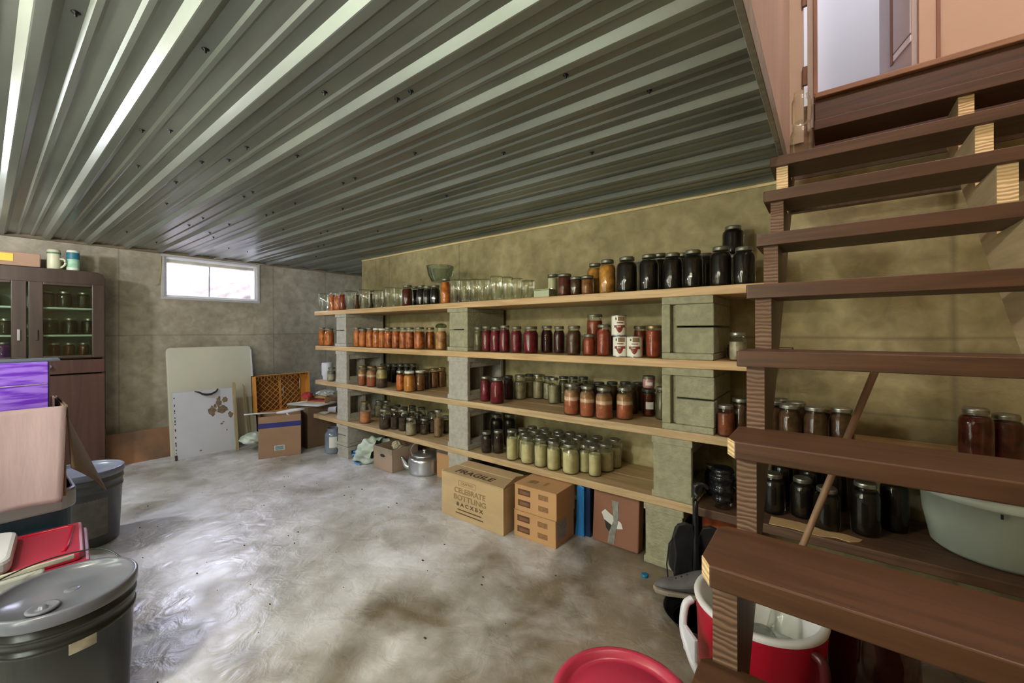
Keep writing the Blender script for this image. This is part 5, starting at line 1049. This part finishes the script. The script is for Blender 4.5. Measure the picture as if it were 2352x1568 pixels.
q = MB(); q.prism([(-CW_, CH-.11), (CW_, CH-.11), (CW_, CH-.055), (CW_-.012, CH-.020), (CW_-.045, CH-.003), (CW_-.09, CH), (-CW_+.09, CH), (-CW_+.045, CH-.003), (-CW_+.012, CH-.020), (-CW_, CH-.055)], 'x', -CD, .004); q.build('cornice', m_cab, CB, bevel=.004)
q = MB(); q.box(-CD+.011, -CD+.014, -CW_+.02, CW_-.02, .955, CH-.11); q.box(-CD+.014, -.012, -CW_+.0205, -CW_+.023, .956, CH-.11); q.box(-CD+.014, -.012, CW_-.023, CW_-.0205, .956, CH-.11); q.build('back_panel', m_cabin, CB)
for z in (1.125, 1.335):
    q = MB(); q.box(-CD+.015, -.014, -CW_+.024, CW_-.024, z-.014, z); q.build('shelf', mat('shelf_pale_green', (.50, .55, .47), rough=.5, var=.05), CB, bevel=.002)
for s in (1, -1):
    d = MB(); y0, y1 = (.004, CW_-.006) if s > 0 else (-CW_+.006, -.004)
    d.box(0, .022, y0, y0+.072, .825+.12, CH-.105); d.box(0, .022, y1-.072, y1, .825+.12, CH-.105); d.box(0, .022, y0+.072, y1-.072, .945, .965); d.box(0, .022, y0+.072, y1-.072, CH-.125, CH-.105)
    dr = d.build('glazed_door', m_cab, CB, bevel=.004)
    q = MB(); q.box(.008, .012, y0+.07, y1-.07, .963, CH-.12); q.build('glass_pane', glass('cabinet_glass', (.86, .92, .86), (.5, .55, .5), .08), dr)
    q = MB(); q.box(.02, .034, (y0+.03 if s > 0 else y1-.045), (y0+.045 if s > 0 else y1-.03), 1.085, 1.165); q.build('door_latch', m_alu if s < 0 else m_cab, dr, bevel=.002)
    q = MB(); q.box(0, .02, y0, y1, .825, .93); dw = q.build('drawer', m_cabl, CB, bevel=.004)
    for yy in (y0+.10,) if s > 0 else (y1-.10,): 
        q = MB(); q.lathe([(.006, 0), (.006, .012), (.014, .018), (.013, .026), (.004, .030)], 20, cap1=True); q.build('knob', mat('glass_knob', (.45, .45, .5), rough=.1, metal=.5), dw, loc=(.02, (y0+.10 if s > 0 else y1-.10), .885), rot=(0, PI/2, 0))
    q = MB(); q.box(0, .02, y0, y1, .06, .812); q.build('lower_door', m_cabl, CB, bevel=.004)
# jars in the cupboard
def cj(y, z, r, h, kind, fill, lid, lab, grp, x=-4.77): place_jar(x, .20+y, z, r, h, kind, fill, lid, lab, grp)
for i, (y, r) in enumerate([(.10, .046), (.195, .046), (.30, .04)]): cj(y, 1.336, r, .13, 'G', 'black', 'silver', ['leftmost', 'middle', 'rightmost'][i]+' black jar on the upper shelf of the cupboard, right-hand door', 'black jars in the cupboard')
for i, (y, r) in enumerate([(.12, .048), (.225, .048), (.33, .046)]): cj(y, 1.126, r, .13, 'G', 'black', 'silver', ['leftmost', 'middle', 'rightmost'][i]+' black jar on the middle shelf of the cupboard, right-hand door', 'black jars in the cupboard')
for i, y in enumerate([.14, .22, .30]): cj(y, .956, .034, .105, 'Q', 'syrup', 'silver', ['leftmost', 'middle', 'rightmost'][i]+' dark red jar on the lowest glazed shelf, right-hand cupboard door', 'dark red jars in the cupboard')
for i, (y, z, fl) in enumerate([(-.10, 1.126, 'black'), (-.19, 1.126, 'black'), (-.11, .956, 'syrup'), (-.18, 1.336, 'black')]): cj(y, z, .044, .12, 'G' if fl == 'black' else 'Q', fl, 'silver', ['dark jar nearest the centre stile, middle shelf, left cupboard door', 'dark jar at left on the middle shelf, left cupboard door', 'dark red jar behind the left cupboard door, lowest glazed shelf', 'black jar behind the left cupboard door, upper shelf'][i], 'jars behind the left cupboard door')
# on top of the cupboard
t = thing('cardboard_box', 'flattened brown box lid lying on top of the cupboard', 'box', (-4.76, .02, 1.627), .0); q = MB(); q.box(-.12, .12, -.20, .245, 0, .10); q.build('box_body', m_cbb, t, bevel=.006); q = MB(); q.box(.1205, .1225, .02, .115, .03, .085); q.build('yellow_note', mat('yellow_note', (.66, .50, .07), rough=.8, var=.05), t)
t = ext('plastic_jug', 'cream plastic jug with handle on the cupboard, left of the green one', 'jug', (-4.70, .335, 1.627)); q = MB(); q.lathe([(.034, 0), (.038, .006), (.038, .105), (.036, .112), (.037, .118), (.036, .145), (.030, .150)], 28, cap0=True, cap1=True); q.build('jug_body', mat('jug_cream', (.60, .58, .40), rough=.4, var=.06), t)
q = MB(); q.lathe([(.0385, .116), (.0385, .128)], 28); q.build('green_band', mat('jug_green', (.09, .20, .10), rough=.5), t); q = MB(); q.tube([(.025, .030, .08), (.035, .052, .075), (.036, .055, .04), (.026, .034, .012)], .007, 8, curve=True); q.build('handle', mat('jug_cream', (.60, .58, .40)), t)
t = ext('spray_canister', 'white canister with teal and green label on the cupboard', 'canister', (-4.69, .435, 1.627)); q = MB(); q.lathe([(.034, 0), (.036, .004), (.036, .150), (.034, .156), (.028, .158)], 28, cap0=True, cap1=True); q.build('canister_body', mat('canister_white', (.68, .72, .60), rough=.4, var=.05), t)
q = MB(); q.lathe([(.0364, .085), (.0364, .138)], 28); q.build('teal_band', mat('teal', (.02, .16, .22), rough=.5, var=.3, scale=30), t); q = MB(); q.lathe([(.0364, .02), (.0364, .083)], 28); q.build('green_band', mat('label_green', (.16, .42, .22), rough=.5, col2=(.40, .58, .44), scale=25), t)

# big open box stacked on a grey tote, purple box inside
TT = thing('storage_tote', 'grey plastic tote with rounded corners under the big pinkish box', 'tote', (-2.72, -.04, 0))
q = MB(); q.prism([(x, y) for x, y in [(-.20+.05*(1-math.cos(a))-.05, 0) for a in [0]]] if False else rrect(-.20, .25, -.36, .27, .06, .06), 'z', .30, .50)
q.prism(rrect(-.18, .23, -.34, .25, .06, .06), 'z', 0, .30)
q2 = q.build('tote_body', mat('tote_blue_teal', (.02, .05, .075), rough=.4), TT, bevel=.004)
q = MB(); q.prism(rrect(-.21, .26, -.37, .28, .06, .06), 'z', .42, .50); q.build('tote_lid', mat('tote_grey', (.36, .37, .37), rough=.4, var=.08), TT, bevel=.01)
PB = thing('cardboard_box', 'big pinkish cardboard box with hanging flaps stacked on the grey tote', 'box', (-2.60, -.06, .501))
open_box(PB, .46, .52, .35, m_cbb)
q = MB(); q.grid(lambda u, v: Vector((.235+.012*math.sin(v*3)+.006*math.sin(u*14), -.30+.56*u-.012*v, .355-.355*v-.02*u*v+.008*math.sin(u*9)*v)), 30, 20); q.build('front_flap', m_cbp, PB, solid=.005)
q = MB(); q.grid(lambda u, v: Vector((.228-.40*u*(1-.55*v)-.0*v, .262+(.012+.12*u)*v+.012*math.sin(u*3)*v, .355-(.25+.17*u)*v)), 14, 12); q.build('side_flap', m_cbdark, PB, solid=.005)
PU = thing('storage_box', 'bright purple patterned box tied with white string inside the big box', 'box', (-2.60, -.045, .508))
m_pur = mat('purple_print', (.12, .02, .45), rough=.4, col2=(.28, .14, .68), scale=9, stretch=(1, 1, 9), contrast=(.45, .62))
q = MB(); q.box(-.17, .14, -.24, .205, 0, .517); q.build('box_body', m_pur, PU, bevel=.003)
q = MB(); q.box(-.17, .1392, .206, .209, 0, .516); q.build('side_panel', mat('purple_box_side', (.035, .025, .035), rough=.4), PU)
q = MB(); q.prism([(-.15, -.24), (.14, -.24), (.10, .24), (-.12, .25)], 'z', .518, .522); q.build('box_lid', mat('slate_lid', (.10, .13, .18), rough=.4, var=.3, scale=4), PU)
q = MB(); q.tube([(.1435, .02, .27), (.1435, .024, .37), (.1435, .015, .43), (.1435, .012, .518)], .0015, 6); q.tube([(.1435, -.24, .422), (.1435, 0, .427), (.1435, .20, .430)], .0015, 6)
rnd = random.Random(8)
for k in range(18): a = rnd.uniform(0, 6.28); L_ = rnd.uniform(.015, .045); q.tube([(.144, .018, .428), (.148, .018+L_*math.cos(a)*1.6, .428+L_*math.sin(a)*.6)], .001, 4)
q.build('string', m_paper, PU)
# grey lidded pail behind
def pail(t, r, h, m, ml, lidz=None):
    q = MB(); q.lathe([(r*.87, 0), (r*.885, .006), (r*.96, h*.72), (r*.985, h*.725), (r*.99, h*.755), (r*.97, h*.76), (r*.975, h*.83), (r*1.0, h*.835), (r*1.0, h*.86), (r*.985, h*.865), (r, h-.02)], 64, cap0=True); b = q.build('pail_body', m, t)
    q = MB(); q.lathe([(r*1.005, h-.035), (r*1.02, h-.03), (r*1.02, h-.004), (r*1.0, h), (r*.95, h), (r*.93, h-.004), (r*.92, h-.016), (r*.3, h-.014), (r*.01, h-.014)], 64, cap1=True); l = q.build('pail_lid', ml, t); return b, l
m_pg = mat('dark_grey_pail', (.115, .12, .125), rough=.36, var=.2, scale=3); m_pl = mat('blue_grey_lid', (.25, .27, .36), rough=.28, var=.12, scale=4)
t = ext('lidded_pail', 'tall grey lidded pail with a pale label behind the big box', 'pail', (-3.215, .33, 0)); pail(t, .165, .40, m_pg, m_pl)
q = MB(); q.grid(lambda u, v: Vector((.157*math.cos(-.35+u*.9), .157*math.sin(-.35+u*.9), .06+.20*v)), 12, 1); q.build('label', mat('pail_label', (.24, .23, .21), rough=.6, var=.3, scale=20), t)
# red and white picnic cooler
t = ext('picnic_cooler', 'white picnic cooler with a red lid on the floor by the grey pail', 'cooler', (-2.505, .085, 0))
# sits in front of the tote
t.location = (-2.235, .055, 0); t.rotation_euler = (0, 0, math.radians(-5))
q = MB(); q.prism(rrect(-.19, .17, -.185, .175, .03, .03), 'z', 0, .315); q.build('cooler_body', mat('cooler_white', (.55, .56, .52), rough=.4, var=.08), t, bevel=.01)
q = MB(); q.prism([(-.20, -.195), (.18, -.195), (.18, .165), (.16, .19), (-.20, .19)], 'z', .316, .345); q.prism([(-.19, -.19), (.165, -.19), (.150, .165), (.13, .175), (-.19, .175)], 'z', .345, .375); q.build('cooler_lid', m_redtop, t, bevel=.010)
q = MB(); q.tube([(-.15, .02, .376), (-.155, .13, .376), (-.14, .15, .376), (.06, .135, .376), (.11, .125, .376)], .006, 8); q.build('lid_groove', m_red, t)
# dark pail in the near left corner
t = ext('lidded_pail', 'dark grey lidded pail with a wire bail in the near left corner', 'pail', (-1.805, .150, 0), .4)
m_pd = mat('charcoal_pail', (.014, .0145, .013), rough=.30, var=.2, scale=3); m_pd2 = mat('charcoal_lid', (.15, .155, .19), rough=.24, var=.2, scale=6)
pail(t, .157, .385, m_pd, m_pd2)
q = MB(); q.lathe([(.030, .372), (.034, .3735), (.034, .378), (.026, .380), (.018, .374), (.010, .376), (.008, .382), (.001, .383)], 32, m=Matrix.Translation((.05, -.075, 0)), cap1=True); q.lathe([(.018, .3712), (.017, .3725), (.006, .3715), (.001, .3715)], 24, m=Matrix.Translation((.01, .01, 0)), cap1=True); q.build('pour_spout', m_pd2, t)
q = MB(); q.tube([(.0, .163, .33), (-.03, .170, .36), (-.10, .150, .405), (-.150, .07, .418), (-.165, -.02, .418), (-.15, -.10, .405), (-.06, -.162, .37), (0, -.165, .33)], .0022, 8, curve=True); q.build('wire_bail', mat('bail_steel', (.06, .08, .07), rough=.3, metal=.7), t)
q = MB(); q.grid(lambda u, v: Vector((.1555*math.cos(-.45+u*.36), .1555*math.sin(-.45+u*.36), .255+.03*v)), 8, 1); q.build('paint_smear', mat('paint_smear_beige', (.40, .36, .28), rough=.6, var=.3, scale=40), t)
# white moulded lid and bracket lying on the cooler
t = thing('plastic_caddy', 'white moulded plastic caddy with a grey recess lying on the picnic cooler', 'caddy', (-2.20, -.02, .377), math.radians(-5))
q = MB(); q.prism(rrect(-.17, .15, -.16, .085, .05, .03), 'z', 0, .045); q.build('caddy_body', m_wplast, t, bevel=.012)
q = MB(); q.prism(rrect(-.12, .09, -.16, .035, .03, .02), 'z', .046, .049); q.build('recess_panel', m_gplast, t, bevel=.002)
t = thing('plastic_tub', 'grey-white square plastic tub between the picnic cooler and dark pail', 'tub', (-1.985, -.115, 0), 0)
q = MB(); q.prism(rrect(-.035, .02, -.16, .235, .01, .01), 'z', 0, .39); q.build('tub_body', mat('caddy_grey_white', (.40, .40, .38), rough=.4, var=.1), t, bevel=.006)
q = MB(); q.box(-.042, .027, -.165, .10, .391, .42); q.build('tub_rim', m_wplast, t, bevel=.006)
q = MB(); q.box(-.01, .003, .10, .30, .391, .404); q.build('tub_handle', mat('handle_beige', (.46, .44, .36), rough=.5), t, bevel=.002)
# upstairs door leaf, ajar
t = thing('bifold_door', 'pale grey door leaf with a raised panel, ajar at the top of the stairs', 'door', (.302, 2.455, 2.257), math.radians(90+16.8))
q = MB(); q.box(0, .29, -.018, .018, 0, 2.0); q.build('door_leaf', mat('door_grey', (.52, .47, .47), rough=.55, var=.03), t, bevel=.002)
q = MB(); q.box(0, .145, .018, .024, .16, 1.9); q.build('raised_panel', mat('door_grey_light', (.54, .49, .50), rough=.5, var=.03), t, bevel=.004)
q = MB(); q.box(.148, .175, .018, .023, .12, 1.92); q.build('bevel_shadow_strip', m_trimbrown, t, bevel=.003)  # brown strip stands in for the shadow on the panel's side bevel
q = MB(); q.box(0, .145, .018, .023, .125, .155); q.build('lit_bevel_strip', m_frame, t, bevel=.002)  # white strip paints in the light caught by the bottom bevel
# beige scrap at the bottom-left corner
q = MB(); q.grid(lambda u, v: Vector((.09*(u-.5), .10*(v-.5), .012+.025*math.sin(u*PI)*math.sin(v*PI))), 10, 10); tag(q.build('beige_cloth', mat('beige_cloth', (.50, .42, .31), rough=.9, var=.2), loc=(-1.50, .075, .001)), 'small beige cloth on the floor in front of the dark pail', 'cloth')
# door bell screw eye, floor crumbs
q = MB()
rnd = random.Random(2)
for k in range(60):
    x = rnd.uniform(-3.6, -1.0); y = rnd.uniform(.3, 1.7); s = rnd.uniform(.002, .006); q.box(x, x+s*2, y, y+s, 0, s*.6)
tag(q.build('floor_grit', mat('grit_dark', (.06, .05, .04), rough=.9)), 'dark grit and crumbs scattered over the concrete floor', 'grit', kind='stuff')
